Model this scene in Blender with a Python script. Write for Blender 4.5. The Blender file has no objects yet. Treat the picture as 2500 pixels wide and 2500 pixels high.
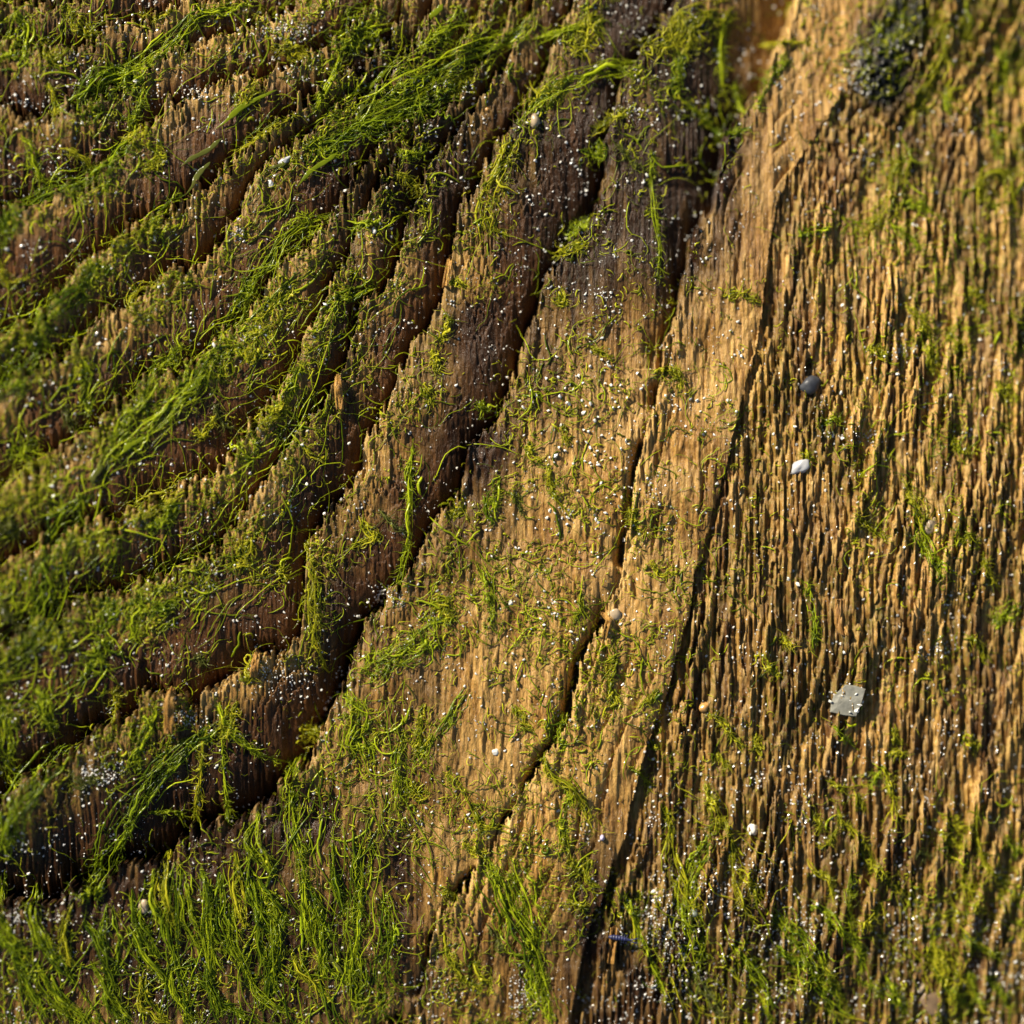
import bpy, math
import numpy as np
from mathutils import Vector

# ---------------------------------------------------------------- camera, sun, sky, exposure
scene = bpy.context.scene
COL = scene.collection
S = 0.0032                      # one photo pixel (of 2500) in scene units: the picture is 8 cm wide, 1 unit = 1 cm
SUN_DIR = Vector((-0.74, 0.67, 0.0)).normalized()
SUN_ELEV = math.radians(33)

cam = bpy.data.cameras.new("camera")
cam_ob = bpy.data.objects.new("camera", cam)
COL.objects.link(cam_ob)
cam.lens = 100
cam.sensor_width = 36
cam.clip_start = 0.1
cam.clip_end = 200
cam_ob.location = (0, 0, 22.22)
cam.dof.use_dof = True
cam.dof.focus_distance = 22.22 + 0.03
cam.dof.aperture_fstop = 0.048
scene.camera = cam_ob

world = bpy.data.worlds.new("World")
scene.world = world
world.use_nodes = True
wn = world.node_tree.nodes
sky = wn.new("ShaderNodeTexSky")
sky.sky_type = 'NISHITA'
sky.sun_disc = False
sky.sun_elevation = SUN_ELEV
sky.sun_rotation = math.atan2(SUN_DIR.x, SUN_DIR.y) % (2 * math.pi)
wn["Background"].inputs["Strength"].default_value = 0.05
world.node_tree.links.new(sky.outputs[0], wn["Background"].inputs["Color"])

sun = bpy.data.lights.new("sun", 'SUN')
sun.energy = 5.0
sun.angle = math.radians(0.5)
sun.color = (1.0, 0.90, 0.74)
sun_ob = bpy.data.objects.new("sun", sun)
COL.objects.link(sun_ob)
ldir = Vector((SUN_DIR.x * math.cos(SUN_ELEV), SUN_DIR.y * math.cos(SUN_ELEV), math.sin(SUN_ELEV)))
sun_ob.rotation_euler = ldir.to_track_quat('Z', 'Y').to_euler()
sun_ob.location = ldir * 30

scene.view_settings.view_transform = 'Standard'
scene.view_settings.look = 'None'
scene.view_settings.exposure = 1.02
scene.view_settings.gamma = 1
scene.view_settings.use_curve_mapping = False
scene.cycles.max_bounces = 6
scene.cycles.diffuse_bounces = 1
scene.cycles.transparent_max_bounces = 6

rng = np.random.default_rng(7)

# ---------------------------------------------------------------- helpers
def Q(n, pts):                  # points read off a quarter of the photograph
    ox, oy = [(0, 0), (1250, 0), (0, 1250), (1250, 1250)][n]
    return [(ox + x / 1.5456, oy + y / 1.5456) for x, y in pts]

def T(n, pts):                  # points read off a ninth of the photograph (1..9)
    ox, oy = ((n - 1) % 3) * 833, ((n - 1) // 3) * 833
    return [(ox + x / 2.3166, oy + y / 2.3166) for x, y in pts]

TAB = np.random.default_rng(3).random((16, 256, 256)).astype(np.float32)

def vn(x, y, seed=0, sharp=1.0):
    """value noise in 0..1; sharp > 1 gives steps across x"""
    t = TAB[seed % 16]
    xi = np.floor(x).astype(np.int32); yi = np.floor(y).astype(np.int32)
    fx = x - xi; fy = y - yi
    if sharp != 1.0:
        fx = np.clip((fx - 0.5) * sharp + 0.5, 0, 1)
    fx = fx * fx * (3 - 2 * fx); fy = fy * fy * (3 - 2 * fy)
    o = 37 * (seed // 16)
    x0 = (xi + o) & 255; x1 = (xi + o + 1) & 255; y0 = (yi + o) & 255; y1 = (yi + o + 1) & 255
    return (t[y0, x0] * (1 - fx) + t[y0, x1] * fx) * (1 - fy) + (t[y1, x0] * (1 - fx) + t[y1, x1] * fx) * fy

def sstep(a, b, x):
    t = np.clip((x - a) / (b - a), 0, 1)
    return t * t * (3 - 2 * t)

def obj(name, verts, faces, mat, parent=None, smooth=True, tone=None):
    """verts (n,3), faces (m,4) or (m,3) -> one linked mesh object"""
    me = bpy.data.meshes.new(name)
    verts = np.asarray(verts, np.float32); faces = np.asarray(faces, np.int32)
    k = faces.shape[1]
    me.vertices.add(len(verts)); me.vertices.foreach_set("co", verts.ravel())
    me.loops.add(faces.size); me.loops.foreach_set("vertex_index", faces.ravel())
    me.polygons.add(len(faces))
    me.polygons.foreach_set("loop_start", np.arange(0, faces.size, k, dtype=np.int32))
    me.polygons.foreach_set("loop_total", np.full(len(faces), k, np.int32))
    me.polygons.foreach_set("use_smooth", np.full(len(faces), smooth))
    me.update(calc_edges=True)
    if tone is not None:
        me.attributes.new("tone", 'FLOAT', 'POINT').data.foreach_set("value", np.asarray(tone, np.float32))
    if mat: me.materials.append(mat)
    o = bpy.data.objects.new(name, me)
    COL.objects.link(o)
    if parent: o.parent = parent
    return o

def tag(o, label=None, cat=None, group=None, kind=None):
    if label: o["label"] = label
    if cat: o["category"] = cat
    if group: o["group"] = group
    if kind: o["kind"] = kind
    return o

def tubes(P, R, sides=4, flat=None):
    """P (N,S,3) centre lines, R (N,S) radii -> verts, quads. flat: (N,) how thin the section is"""
    N, K, _ = P.shape
    Tn = np.gradient(P, axis=1)
    Tn /= np.linalg.norm(Tn, axis=2, keepdims=True) + 1e-9
    up = np.array([0, 0, 1.0])
    side = np.cross(Tn, up); side /= np.linalg.norm(side, axis=2, keepdims=True) + 1e-9
    nrm = np.cross(side, Tn)
    a = np.arange(sides) / sides * 2 * math.pi + 0.4
    f = np.ones(N) if flat is None else flat
    V = P[:, :, None, :] + R[:, :, None, None] * (np.cos(a)[None, None, :, None] * side[:, :, None, :]
        + np.sin(a)[None, None, :, None] * nrm[:, :, None, :] * f[:, None, None, None])
    V = V.reshape(-1, 3)
    n, s, c = np.meshgrid(np.arange(N), np.arange(K - 1), np.arange(sides), indexing='ij')
    c2 = (c + 1) % sides
    b = n * K * sides
    F = np.stack([b + s * sides + c, b + s * sides + c2, b + (s + 1) * sides + c2, b + (s + 1) * sides + c], -1).reshape(-1, 4)
    return V, F

# ---------------------------------------------------------------- materials
def new_mat(name):
    m = bpy.data.materials.new(name); m.use_nodes = True
    nt = m.node_tree
    for n in list(nt.nodes): nt.nodes.remove(n)
    out = nt.nodes.new("ShaderNodeOutputMaterial")
    return m, nt, out

def alga_mat(name, c1, c2, trans=0.55, rough=0.2):
    m, nt, out = new_mat(name)
    N, L = nt.nodes.new, nt.links.new
    tc = N("ShaderNodeTexCoord")
    nz = N("ShaderNodeTexNoise"); nz.inputs["Scale"].default_value = 2.2; nz.inputs["Detail"].default_value = 6
    nz.inputs["Roughness"].default_value = 0.75
    L(tc.outputs["Object"], nz.inputs["Vector"])
    rp = N("ShaderNodeValToRGB")
    rp.color_ramp.elements[0].position = 0.30; rp.color_ramp.elements[0].color = (*c1, 1)
    rp.color_ramp.elements[1].position = 0.78; rp.color_ramp.elements[1].color = (*c2, 1)
    at = N("ShaderNodeAttribute"); at.attribute_name = "tone"
    ad = N("ShaderNodeMath"); ad.operation = 'MULTIPLY_ADD'
    L(at.outputs["Fac"], ad.inputs[0]); ad.inputs[1].default_value = 0.55
    sc_ = N("ShaderNodeMath"); sc_.operation = 'MULTIPLY'; sc_.inputs[1].default_value = 0.5
    L(nz.outputs["Fac"], sc_.inputs[0]); L(sc_.outputs[0], ad.inputs[2])
    L(ad.outputs[0], rp.inputs["Fac"])
    pb = N("ShaderNodeBsdfPrincipled"); pb.inputs["Roughness"].default_value = rough
    pb.inputs["Specular IOR Level"].default_value = 0.45
    L(rp.outputs["Color"], pb.inputs["Base Color"])
    tr = N("ShaderNodeBsdfTranslucent"); L(rp.outputs["Color"], tr.inputs["Color"])
    mx = N("ShaderNodeMixShader"); mx.inputs[0].default_value = trans
    L(pb.outputs[0], mx.inputs[1]); L(tr.outputs[0], mx.inputs[2]); L(mx.outputs[0], out.inputs["Surface"])
    return m

M = {}
M['yellow'] = alga_mat("yellow_green_alga", (0.17, 0.20, 0.004), (0.68, 0.64, 0.03))
M['mid'] = alga_mat("mid_green_alga", (0.095, 0.150, 0.003), (0.58, 0.66, 0.020))
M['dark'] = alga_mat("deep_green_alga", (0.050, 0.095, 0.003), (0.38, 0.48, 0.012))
M['olive'] = alga_mat("olive_alga", (0.10, 0.115, 0.015), (0.24, 0.26, 0.05))
M['fuzz'] = alga_mat("alga_fuzz", (0.13, 0.16, 0.004), (0.70, 0.70, 0.03))

def stone_mat(name, col, rough=0.35, trans=0.0, var=0.25):
    m, nt, out = new_mat(name)
    N, L = nt.nodes.new, nt.links.new
    tc = N("ShaderNodeTexCoord"); nz = N("ShaderNodeTexNoise")
    nz.inputs["Scale"].default_value = 14; nz.inputs["Detail"].default_value = 5
    L(tc.outputs["Object"], nz.inputs["Vector"])
    rp = N("ShaderNodeValToRGB")
    rp.color_ramp.elements[0].position = 0.3; rp.color_ramp.elements[0].color = (*[c * (1 - var) for c in col], 1)
    rp.color_ramp.elements[1].position = 0.7; rp.color_ramp.elements[1].color = (*[min(0.9, c * (1 + var)) for c in col], 1)
    L(nz.outputs["Fac"], rp.inputs["Fac"])
    pb = N("ShaderNodeBsdfPrincipled"); pb.inputs["Roughness"].default_value = rough
    pb.inputs["Transmission Weight"].default_value = trans
    L(rp.outputs["Color"], pb.inputs["Base Color"])
    bp = N("ShaderNodeBump"); bp.inputs["Strength"].default_value = 0.3; bp.inputs["Distance"].default_value = 0.02
    L(nz.outputs["Fac"], bp.inputs["Height"]); L(bp.outputs[0], pb.inputs["Normal"])
    L(pb.outputs[0], out.inputs["Surface"])
    return m

M['quartz'] = stone_mat("white_quartz", (0.66, 0.64, 0.57), 0.15, 0.0, 0.32)
M['sand'] = stone_mat("mixed_sand", (0.42, 0.41, 0.38), 0.22, 0.0, 0.9)
M['amber'] = stone_mat("amber_grain", (0.45, 0.24, 0.07), 0.25)
M['grey_stone'] = stone_mat("grey_stone", (0.19, 0.185, 0.15), 0.4, 0.0, 0.4)
M['milky'] = stone_mat("milky_quartz", (0.36, 0.36, 0.36), 0.3, 0.0, 0.12)
M['slate'] = stone_mat("dark_slate", (0.030, 0.032, 0.038), 0.5, 0.0, 0.4)
M['tan_chip'] = stone_mat("tan_chip", (0.34, 0.26, 0.16), 0.3)
M['brown_chip'] = stone_mat("brown_chip", (0.15, 0.10, 0.055), 0.25)
M['lilac'] = stone_mat("lilac_grain", (0.40, 0.36, 0.48), 0.3)
M['blue'] = stone_mat("blue_cuticle", (0.018, 0.021, 0.075), 0.5, 0.0, 0.5)
M['green_stone'] = stone_mat("green_grey_stone", (0.13, 0.15, 0.11), 0.35)

def wood_mat():
    m, nt, out = new_mat("weathered_wood")
    N, L = nt.nodes.new, nt.links.new
    tc = N("ShaderNodeTexCoord")
    def noise(sx, sy, scale, detail=4, rough=0.6):
        mp = N("ShaderNodeMapping"); mp.inputs["Scale"].default_value = (sx, sy, sy)
        L(tc.outputs["Object"], mp.inputs["Vector"])
        n = N("ShaderNodeTexNoise"); n.inputs["Scale"].default_value = scale
        n.inputs["Detail"].default_value = detail; n.inputs["Roughness"].default_value = rough
        L(mp.outputs[0], n.inputs["Vector"]); return n.outputs["Fac"]
    def attr(nm):
        a = N("ShaderNodeAttribute"); a.attribute_name = nm; return a.outputs["Fac"]
    def ramp(fac, stops):
        r = N("ShaderNodeValToRGB"); e = r.color_ramp.elements
        while len(e) < len(stops): e.new(0.5)
        for i, (p, c) in enumerate(stops): e[i].position = p; e[i].color = (*c, 1)
        L(fac, r.inputs["Fac"]); return r.outputs["Color"]
    def mix(fac, a, b, mode='MIX'):
        x = N("ShaderNodeMix"); x.data_type = 'RGBA'; x.blend_type = mode
        if isinstance(fac, float): x.inputs[0].default_value = fac
        else: L(fac, x.inputs[0])
        for s, v in ((6, a), (7, b)):
            if isinstance(v, tuple): x.inputs[s].default_value = (*v, 1)
            else: L(v, x.inputs[s])
        return x.outputs[2]
    def math_(op, a, b):
        x = N("ShaderNodeMath"); x.operation = op
        for i, v in enumerate((a, b)):
            if isinstance(v, float): x.inputs[i].default_value = v
            else: L(v, x.inputs[i])
        return x.outputs[0]
    fine = noise(1.0, 0.085, 42, 5, 0.7)          # fibre streaks
    wide = noise(1.0, 0.12, 5, 5, 0.65)
    spot = noise(1.0, 0.6, 30, 4, 0.7)
    base = ramp(fine, [(0.30, (0.15, 0.066, 0.014)), (0.48, (0.36, 0.188, 0.040)), (0.68, (0.60, 0.37, 0.095))])
    base = mix(math_('MULTIPLY', ramp(wide, [(0.42, (0, 0, 0)), (0.62, (1, 1, 1))]), 0.55), base, (0.15, 0.068, 0.024), 'MIX')
    grit = noise(1.0, 0.35, 75, 3, 0.75)
    base = mix(ramp(grit, [(0.34, (0.6,) * 3), (0.48, (0, 0, 0))]), base, (0.10, 0.046, 0.016))
    base = mix(ramp(grit, [(0.56, (0, 0, 0)), (0.70, (0.6,) * 3)]), base, (0.55, 0.33, 0.095))
    base = mix(attr("red"), base, ramp(fine, [(0.3, (0.032, 0.012, 0.004)), (0.7, (0.150, 0.062, 0.018))]))  # red brown wood, kept extra dark as painted crevice shade
    pale = ramp(fine, [(0.30, (0.27, 0.150, 0.042)), (0.62, (0.62, 0.41, 0.140))])
    base = mix(attr("bleach"), base, pale)
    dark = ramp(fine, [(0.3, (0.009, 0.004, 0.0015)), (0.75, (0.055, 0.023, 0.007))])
    base = mix(attr("stain_shade"), base, dark)
    base = mix(attr("black"), base, (0.010, 0.011, 0.011))
    film = math_('MULTIPLY', attr("film"), ramp(spot, [(0.45, (0, 0, 0)), (0.62, (1, 1, 1))]))
    base = mix(film, base, (0.115, 0.105, 0.010))
    pb = N("ShaderNodeBsdfPrincipled")
    pb.inputs["Specular IOR Level"].default_value = 0.25
    L(base, pb.inputs["Base Color"])
    L(ramp(spot, [(0.3, (0.16,) * 3), (0.7, (0.5,) * 3)]), pb.inputs["Roughness"])
    b1 = N("ShaderNodeBump"); b1.inputs["Strength"].default_value = 0.9; b1.inputs["Distance"].default_value = 0.022
    L(fine, b1.inputs["Height"])
    b2 = N("ShaderNodeBump"); b2.inputs["Strength"].default_value = 0.7; b2.inputs["Distance"].default_value = 0.018
    L(noise(1.0, 0.45, 60, 3, 0.7), b2.inputs["Height"]); L(b1.outputs[0], b2.inputs["Normal"])
    L(b2.outputs[0], pb.inputs["Normal"])
    L(pb.outputs[0], out.inputs["Surface"])
    return m
M['wood'] = wood_mat()
M['splinter'] = stone_mat("pale_splinter", (0.50, 0.33, 0.14), 0.55, 0, 0.25)

# ---------------------------------------------------------------- the weathered board: eroded growth rings
# front rims of the ledges, upper left to lower right; each ledge falls away to the foot of the next one
RIMS = [
    Q(0, [(-250, 60), (0, 40), (330, -60), (700, -180)]),
    Q(0, [(-200, 260), (0, 200), (200, 170), (390, 95), (600, 60), (860, -30)]),
    Q(0, [(-200, 470), (0, 420), (180, 440), (330, 400), (480, 260), (560, 225), (700, 170), (860, 125), (1000, 60), (1140, -60)]),
    Q(0, [(-300, 900), (0, 800), (100, 770), (250, 715), (400, 650), (480, 590), (590, 490), (640, 420), (720, 385), (860, 320), (1000, 285), (1140, 225), (1280, 130), (1380, 0), (1440, -120)]),
    Q(0, [(-300, 1400), (0, 1280), (110, 1230), (220, 1150), (330, 1010), (400, 955), (450, 885), (540, 840), (640, 790), (770, 690), (900, 590), (1030, 470), (1200, 330), (1400, 190), (1500, 60), (1560, -100)]),
    Q(0, [(-300, 1620), (0, 1520), (100, 1420), (250, 1340), (430, 1190), (560, 1090), (640, 1035), (760, 990), (830, 890), (930, 720), (1000, 610), (1250, 440), (1450, 270), (1580, 120), (1700, -80)]),
    Q(0, [(-300, 1990), (0, 1890), (100, 1830), (200, 1720), (380, 1580), (540, 1420), (700, 1400), (790, 1290), (900, 1210), (1000, 1120), (1100, 1000), (1180, 900), (1380, 630), (1500, 500), (1650, 330), (1730, 160), (1830, -60)]),
    Q(0, [(-300, 2260), (0, 2130), (230, 2020), (380, 1960), (500, 1950), (600, 1895), (690, 1845), (790, 1795), (860, 1740), (950, 1620), (1030, 1500), (1110, 1390), (1190, 1200), (1240, 1060), (1330, 870), (1440, 680), (1600, 500), (1720, 380), (1800, 260), (1880, 80), (1950, -80)]),
    Q(2, [(-300, 560), (0, 500), (130, 430), (230, 375), (330, 330), (480, 310), (570, 270), (640, 210), (700, 175), (810, 150), (870, 75)])
      + Q(0, [(960, 1860), (1050, 1740), (1130, 1600), (1240, 1480), (1290, 1390), (1350, 1160), (1430, 1120), (1475, 1010), (1560, 830), (1650, 620), (1760, 470), (1880, 280), (1960, 100), (2010, -80)]),
    Q(2, [(-300, 1160), (0, 1080), (130, 1000), (280, 930), (330, 830), (440, 790), (540, 740), (640, 680), (740, 740), (820, 645), (900, 620), (960, 550), (1070, 560), (1130, 430), (1150, 250), (1170, 120), (1230, 0)])
      + Q(0, [(1300, 1840), (1345, 1740), (1440, 1590), (1520, 1420), (1600, 1280), (1660, 1100), (1690, 970), (1740, 800), (1810, 680), (1910, 500), (2030, 330), (2110, 150), (2170, -60)]),
    Q(2, [(-300, 1540), (0, 1490), (100, 1470), (300, 1420), (400, 1390), (480, 1350), (640, 1300), (740, 1215), (900, 1165), (1000, 1095), (1080, 1050), (1130, 960), (1200, 870), (1240, 780), (1290, 650), (1350, 530), (1400, 400), (1460, 330), (1550, 240), (1600, 170), (1640, 50)])
      + Q(1, [(-200, 1870), (-150, 1680), (-60, 1560), (0, 1450), (30, 1380), (65, 1230), (100, 1160), (130, 1060), (200, 980), (305, 800), (325, 720), (360, 640), (380, 480), (430, 310), (490, 180), (560, 80), (620, -60)]),
    Q(2, [(900, 2300), (1300, 2050), (1560, 1932), (1610, 1700), (1625, 1600), (1655, 1520), (1730, 1430), (1820, 1335), (1880, 1255)])
      + Q(3, [(0, 1130), (30, 1080), (90, 970), (150, 880), (200, 760), (240, 620), (300, 480), (340, 390), (385, 280), (410, 170), (430, 50)])
      + Q(1, [(440, 1890), (470, 1730), (500, 1610), (540, 1520), (570, 1350), (600, 1250), (630, 1150), (660, 1020), (690, 900), (740, 820), (780, 760), (800, 600), (810, 500), (880, 430), (950, 330), (1000, 200), (1070, 70), (1120, -60)]),
]
EDGE = (Q(1, [(1560, -140), (1480, 0), (1400, 150), (1290, 300), (1230, 380), (1130, 530), (1060, 640), (1005, 760), (985, 870), (965, 1030), (950, 1200), (925, 1340), (880, 1480), (850, 1600), (815, 1750), (785, 1880)])
        + Q(3, [(760, 0), (720, 150), (690, 250), (668, 400), (620, 560), (585, 700), (530, 850), (490, 960), (460, 1080), (428, 1230), (370, 1380), (330, 1500), (290, 1600), (250, 1780), (225, 1932), (190, 2080)]))
# drop (photo pixels) and shape of each ledge's fall, by photo height y
FALL = [  # (drop, power)
    (56, 2.0), (62, 2.0), (70, 2.0), (68, 2.0), (80, 1.9), (72, 2.0), (74, 2.0), (80, 2.0), (88, 2.1), (80, 2.2),
]
D50 = math.radians(50)
QX, QY = math.cos(D50), -math.sin(D50)
PX, PY = math.sin(D50), math.cos(D50)

def rim_p(line, q):
    a = np.array(line); lq = a[:, 0] * QX + a[:, 1] * QY; lp = a[:, 0] * PX + a[:, 1] * PY
    o = np.argsort(lq)
    return np.interp(q, lq[o], lp[o]).astype(np.float32)

def relief(X, Y):
    """height in photo pixels and colour masks at photo points X, Y"""
    X = X.astype(np.float32); Y = Y.astype(np.float32)
    wx = X + 30 * (vn(X / 170, Y / 170, 1) - .5) + 12 * (vn(X / 62, Y / 70, 2) - .5)
    # ragged fibre ends: every fibre breaks off at its own place along the grain
    fx = X + 7 * (vn(X / 300, Y / 120, 4) - .5)
    jit = (22 * (vn(fx / 40, Y / 200, 5, 1.0) - .5) + 30 * (vn(fx / 13, Y / 130, 6, 2.4) - .5)
           + 38 * (vn(fx / 7.5, Y / 110, 7, 2.2) - .5) + 30 * (vn(fx / 4.3, Y / 70, 42, 1.6) - .5)) * (0.65 + 0.7 * vn(X / 130, Y / 130, 8))
    yy = Y + jit + 26 * (vn(X / 110, Y / 90, 3) - .5)
    q = wx * QX + yy * QY; p = wx * PX + yy * PY
    psm = wx * PX + (yy - 0.8 * jit) * PY
    h = np.zeros_like(X); tt = np.zeros_like(X); since = np.full_like(X, 1e3)
    ps = []
    last = None
    for r in RIMS:
        c = rim_p(r, q)
        if last is not None: c = np.maximum(c, last + 40)
        ps.append(c); last = c
    xe = np.interp(Y + 0.6 * jit, [b for a, b in sorted(EDGE, key=lambda e: e[1])], [a for a, b in sorted(EDGE, key=lambda e: e[1])]).astype(np.float32)
    xe = np.clip(xe, -3000, 5000) + 5 * (vn(X / 40, Y / 60, 9) - .5)
    n = len(ps)
    ledge = np.full(X.shape, -1, np.int8)
    # before the first rim
    for k in range(-1, n - 1):
        lo = ps[k] if k >= 0 else ps[0] - 170
        hi = ps[k + 1]
        inside = (p < hi) & ((p >= lo) if k >= 0 else True)
        t = np.clip((psm - lo) / np.maximum(hi - lo, 1), 0, 1)
        A, g = FALL[max(0, min(k, len(FALL) - 1))] if k < 10 else (100, 2)
        if k == 9:      # the big dark crevice at lower left, shallower to the upper right
            A = np.interp(Y, [0, 500, 1000, 1400, 1700, 2100], [66, 80, 88, 108, 150, 150]).astype(np.float32)
            g = np.interp(Y, [0, 1200, 1700], [2.2, 2.4, 2.8]).astype(np.float32)
        if k == 10:     # the wide pale terrace: steep dark slope at the top, flat below
            A = np.interp(Y, [0, 450, 800, 1100, 1600, 2100, 2500], [110, 104, 66, 66, 84, 84, 84]).astype(np.float32)
            A = A * np.where(Y > 900, .25 + .95 * sstep(.34, .6, vn(X / 50, Y / 75, 56)), 1)
            g = np.interp(Y, [0, 450, 800, 1100, 1600, 2000, 2500], [1.7, 1.9, 7.0, 24.0, 36.0, 40.0, 40.0]).astype(np.float32)
        rough = 0.0 if k == 10 else 1.0
        A = A * (1 + rough * 0.6 * (vn(X / 190, Y / 150, 38) - .5))
        hh = -A * (.45 * t ** 1.3 + .55 * t ** (4.5 * g)) if k != 10 else -A * t ** g
        # lesser breaks inside the ledge
        s2 = (p + 40 * (vn(X / 80, Y / 60, 39) - .5)) / 46.0
        hh = hh - rough * 12 * (s2 - np.floor(s2)) ** 1.5 * sstep(.35, .65, vn(X / 120, Y / 100, 40)) * (1 - t)
        h = np.where(inside, hh, h); tt = np.where(inside, t, tt)
        since = np.where(inside & (p >= lo), p - lo, since)
        ledge = np.where(inside, k, ledge)
    # last band: from the last rim to the long dark edge
    lo = ps[-1]
    band = p >= lo
    D = X - xe
    wband = np.maximum(xe - X, 0)
    hb = -6 + 4 * sstep(150, 0, wband)
    g3 = (wband + 0.3 * jit + 50 * (vn(X / 90, Y / 260, 46) - .5)) / 52.0
    hb = hb - 13 * (1 - (g3 - np.floor(g3))) ** 3 * sstep(.4, .7, vn(X / 60, Y / 170, 47))
    h = np.where(band, hb, h); since = np.where(band, p - lo, since); tt = np.where(band, .4, tt); ledge = np.where(band, 11, ledge)
    # right field: fine upright ridges
    right = band & (D > 0)
    far = sstep(40, 480, D)
    # tight rows of upright fibres, each fibre broken off at its own height
    cu = fx / 8.5 + 5.0 * vn(X / 95, Y / 1500, 32) + 1.6 * vn(X / 22, Y / 800, 33)
    ci = np.floor(cu); cf = cu - ci
    cj = vn(ci * 5.37 + .5, Y / 500 + ci * 1.91, 30)
    xq = X - (cf - .5) * 6.0
    Dq = np.maximum(xq - xe, 0)
    straight = xq + 0.21 * (Y - 1250) - 1600
    psi = (Dq * (1 - .75 * far) + straight * .75 * far + 0.07 * jit + 9 * (cj - .5) + 44 * (vn(X / 140, Y / 520, 10) - .5) + 12 * (vn(X / 50, Y / 160, 34) - .5)) / 33.0
    cell = np.floor(psi); fr = psi - cell
    rid = vn(cell * 3.1, Y / 240 + cell * 7.7, 11)
    prof = np.where(fr < 0.06, fr / 0.06, 1 - ((fr - 0.06) / 0.94) ** 3.0)
    amp = (1 + 20 * sstep(.2, .8, rid)) * (.35 + .85 * sstep(.25, .7, vn(X / 110, Y / 190, 52)))
    broken = (vn(ci * 3.3 + cell * .6, Y / 200 + ci * 2.7, 13) - .5) * 10 + (vn(fx / 8, Y / 90, 14, 2.2) - .5) * 9 + (vn(fx / 4.5, Y / 60, 43, 1.6) - .5) * 7
    step = Y / 300 + 3 * vn(ci * 1.37 + .5, ci * .7 + .2, 35) + .6 * (vn(X / 30, Y / 50, 36) - .5)
    broken = broken - 11 * (step - np.floor(step)) ** 1.2 * (.3 + vn(ci * 2.9 + .5, np.floor(step) * 1.7 + .5, 37))
    base_r = -14 + 8 * sstep(20, 420, D) - 6 * sstep(1500, 2300, Y) * sstep(500, 100, D)
    base_r = base_r + 20 * (vn(X / 210, Y / 420, 15) - .5) + 12 * (vn(X / 60, Y / 130, 44) - .5)
    hr = base_r + amp * prof + broken
    tw = np.interp(Y, [0, 900, 1300, 1700, 2500], [1, 2, 6, 26, 32]).astype(np.float32)
    trench = sstep(tw + 12, tw - 10, D + 34 * (vn(X / 18, Y / 60, 31) - .5) + 22 * (vn(fx / 8, Y / 46, 55, 2) - .5)) * sstep(.15, .5, vn(X / 40, Y / 90, 45) + .6 * sstep(1100, 1600, Y))
    hr = hr * (1 - trench) + np.minimum(hr, np.interp(Y, [0, 1000, 1500, 2500], [-18, -22, -36, -40])) * trench
    h = np.where(right, hr, h)
    # fibre relief everywhere
    amp_f = np.where(right, 1.0, 0.30 + 0.7 * np.exp(-since / 45))
    flat = ((ledge == 10) & (Y > 800)) | ((ledge == 11) & ~right)
    amp_f = np.where(flat, 0.42 + .8 * np.exp(-since / 40), amp_f)
    h = h + amp_f * (np.where(right, 9, 4) * (vn(fx / 11, Y / 140, 16) - .5) + 7 * (vn(fx / 5.2, Y / 80, 17) - .5) + 5 * (vn(X / 4, Y / 14, 18) - .5) + 8 * (vn(X / 7, Y / 22, 48) - .5) + np.where(flat, 16, 0) * (vn(X / 11, Y / 34, 51) - .5))
    h = h + np.where(right, 0, 1) * (16 * (vn(X / 90, Y / 110, 19) - .5) + 5 * (vn(fx / 22, Y / 120, 20) - .5))
    # the whole board bows: the left rises, the far corners fall
    u = (X - 1250) / 1250; v = (Y - 1250) / 1250
    h = h + np.where(u < 0, 95 * u * u, -70 * u * u) - 55 * v * v - 40 * np.clip(-v, 0, 2) * np.clip(u + .2, 0, 2)
    # colour masks: the wood's own tones, with some shade painted in
    bleach = np.where(right, sstep(0.75, 0.05, fr) * (0.1 + 0.9 * vn(ci * 3.7 + .5, Y / 120 + ci * 2.3, 21)),
                      np.exp(-since / 30) * (0.25 + 1.1 * vn(fx / 8, Y / 110, 22)))
    bleach = np.where(flat, np.maximum(bleach, 0.30 * sstep(.3, .5, vn(X / 60, Y / 90, 23))), bleach)
    red = np.clip(sstep(0.18, 0.55, tt + .5 * (vn(X / 90, Y / 70, 50) - .5)), 0, 1) * np.where(ledge >= 10, 0.2, 1)  # red brown slabs, with crevice shade painted in towards each ledge's foot
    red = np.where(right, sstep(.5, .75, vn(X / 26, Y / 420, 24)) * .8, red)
    blob = lambda cx, cy, rx, ry: np.exp(-(((X - cx) / rx) ** 2 + ((Y - cy) / ry) ** 2) ** 2)
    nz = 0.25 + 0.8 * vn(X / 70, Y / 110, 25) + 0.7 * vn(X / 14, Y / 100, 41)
    stain_shade = np.zeros_like(X)  # dark wood stains, plus painted shade under the lower left algae
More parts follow.
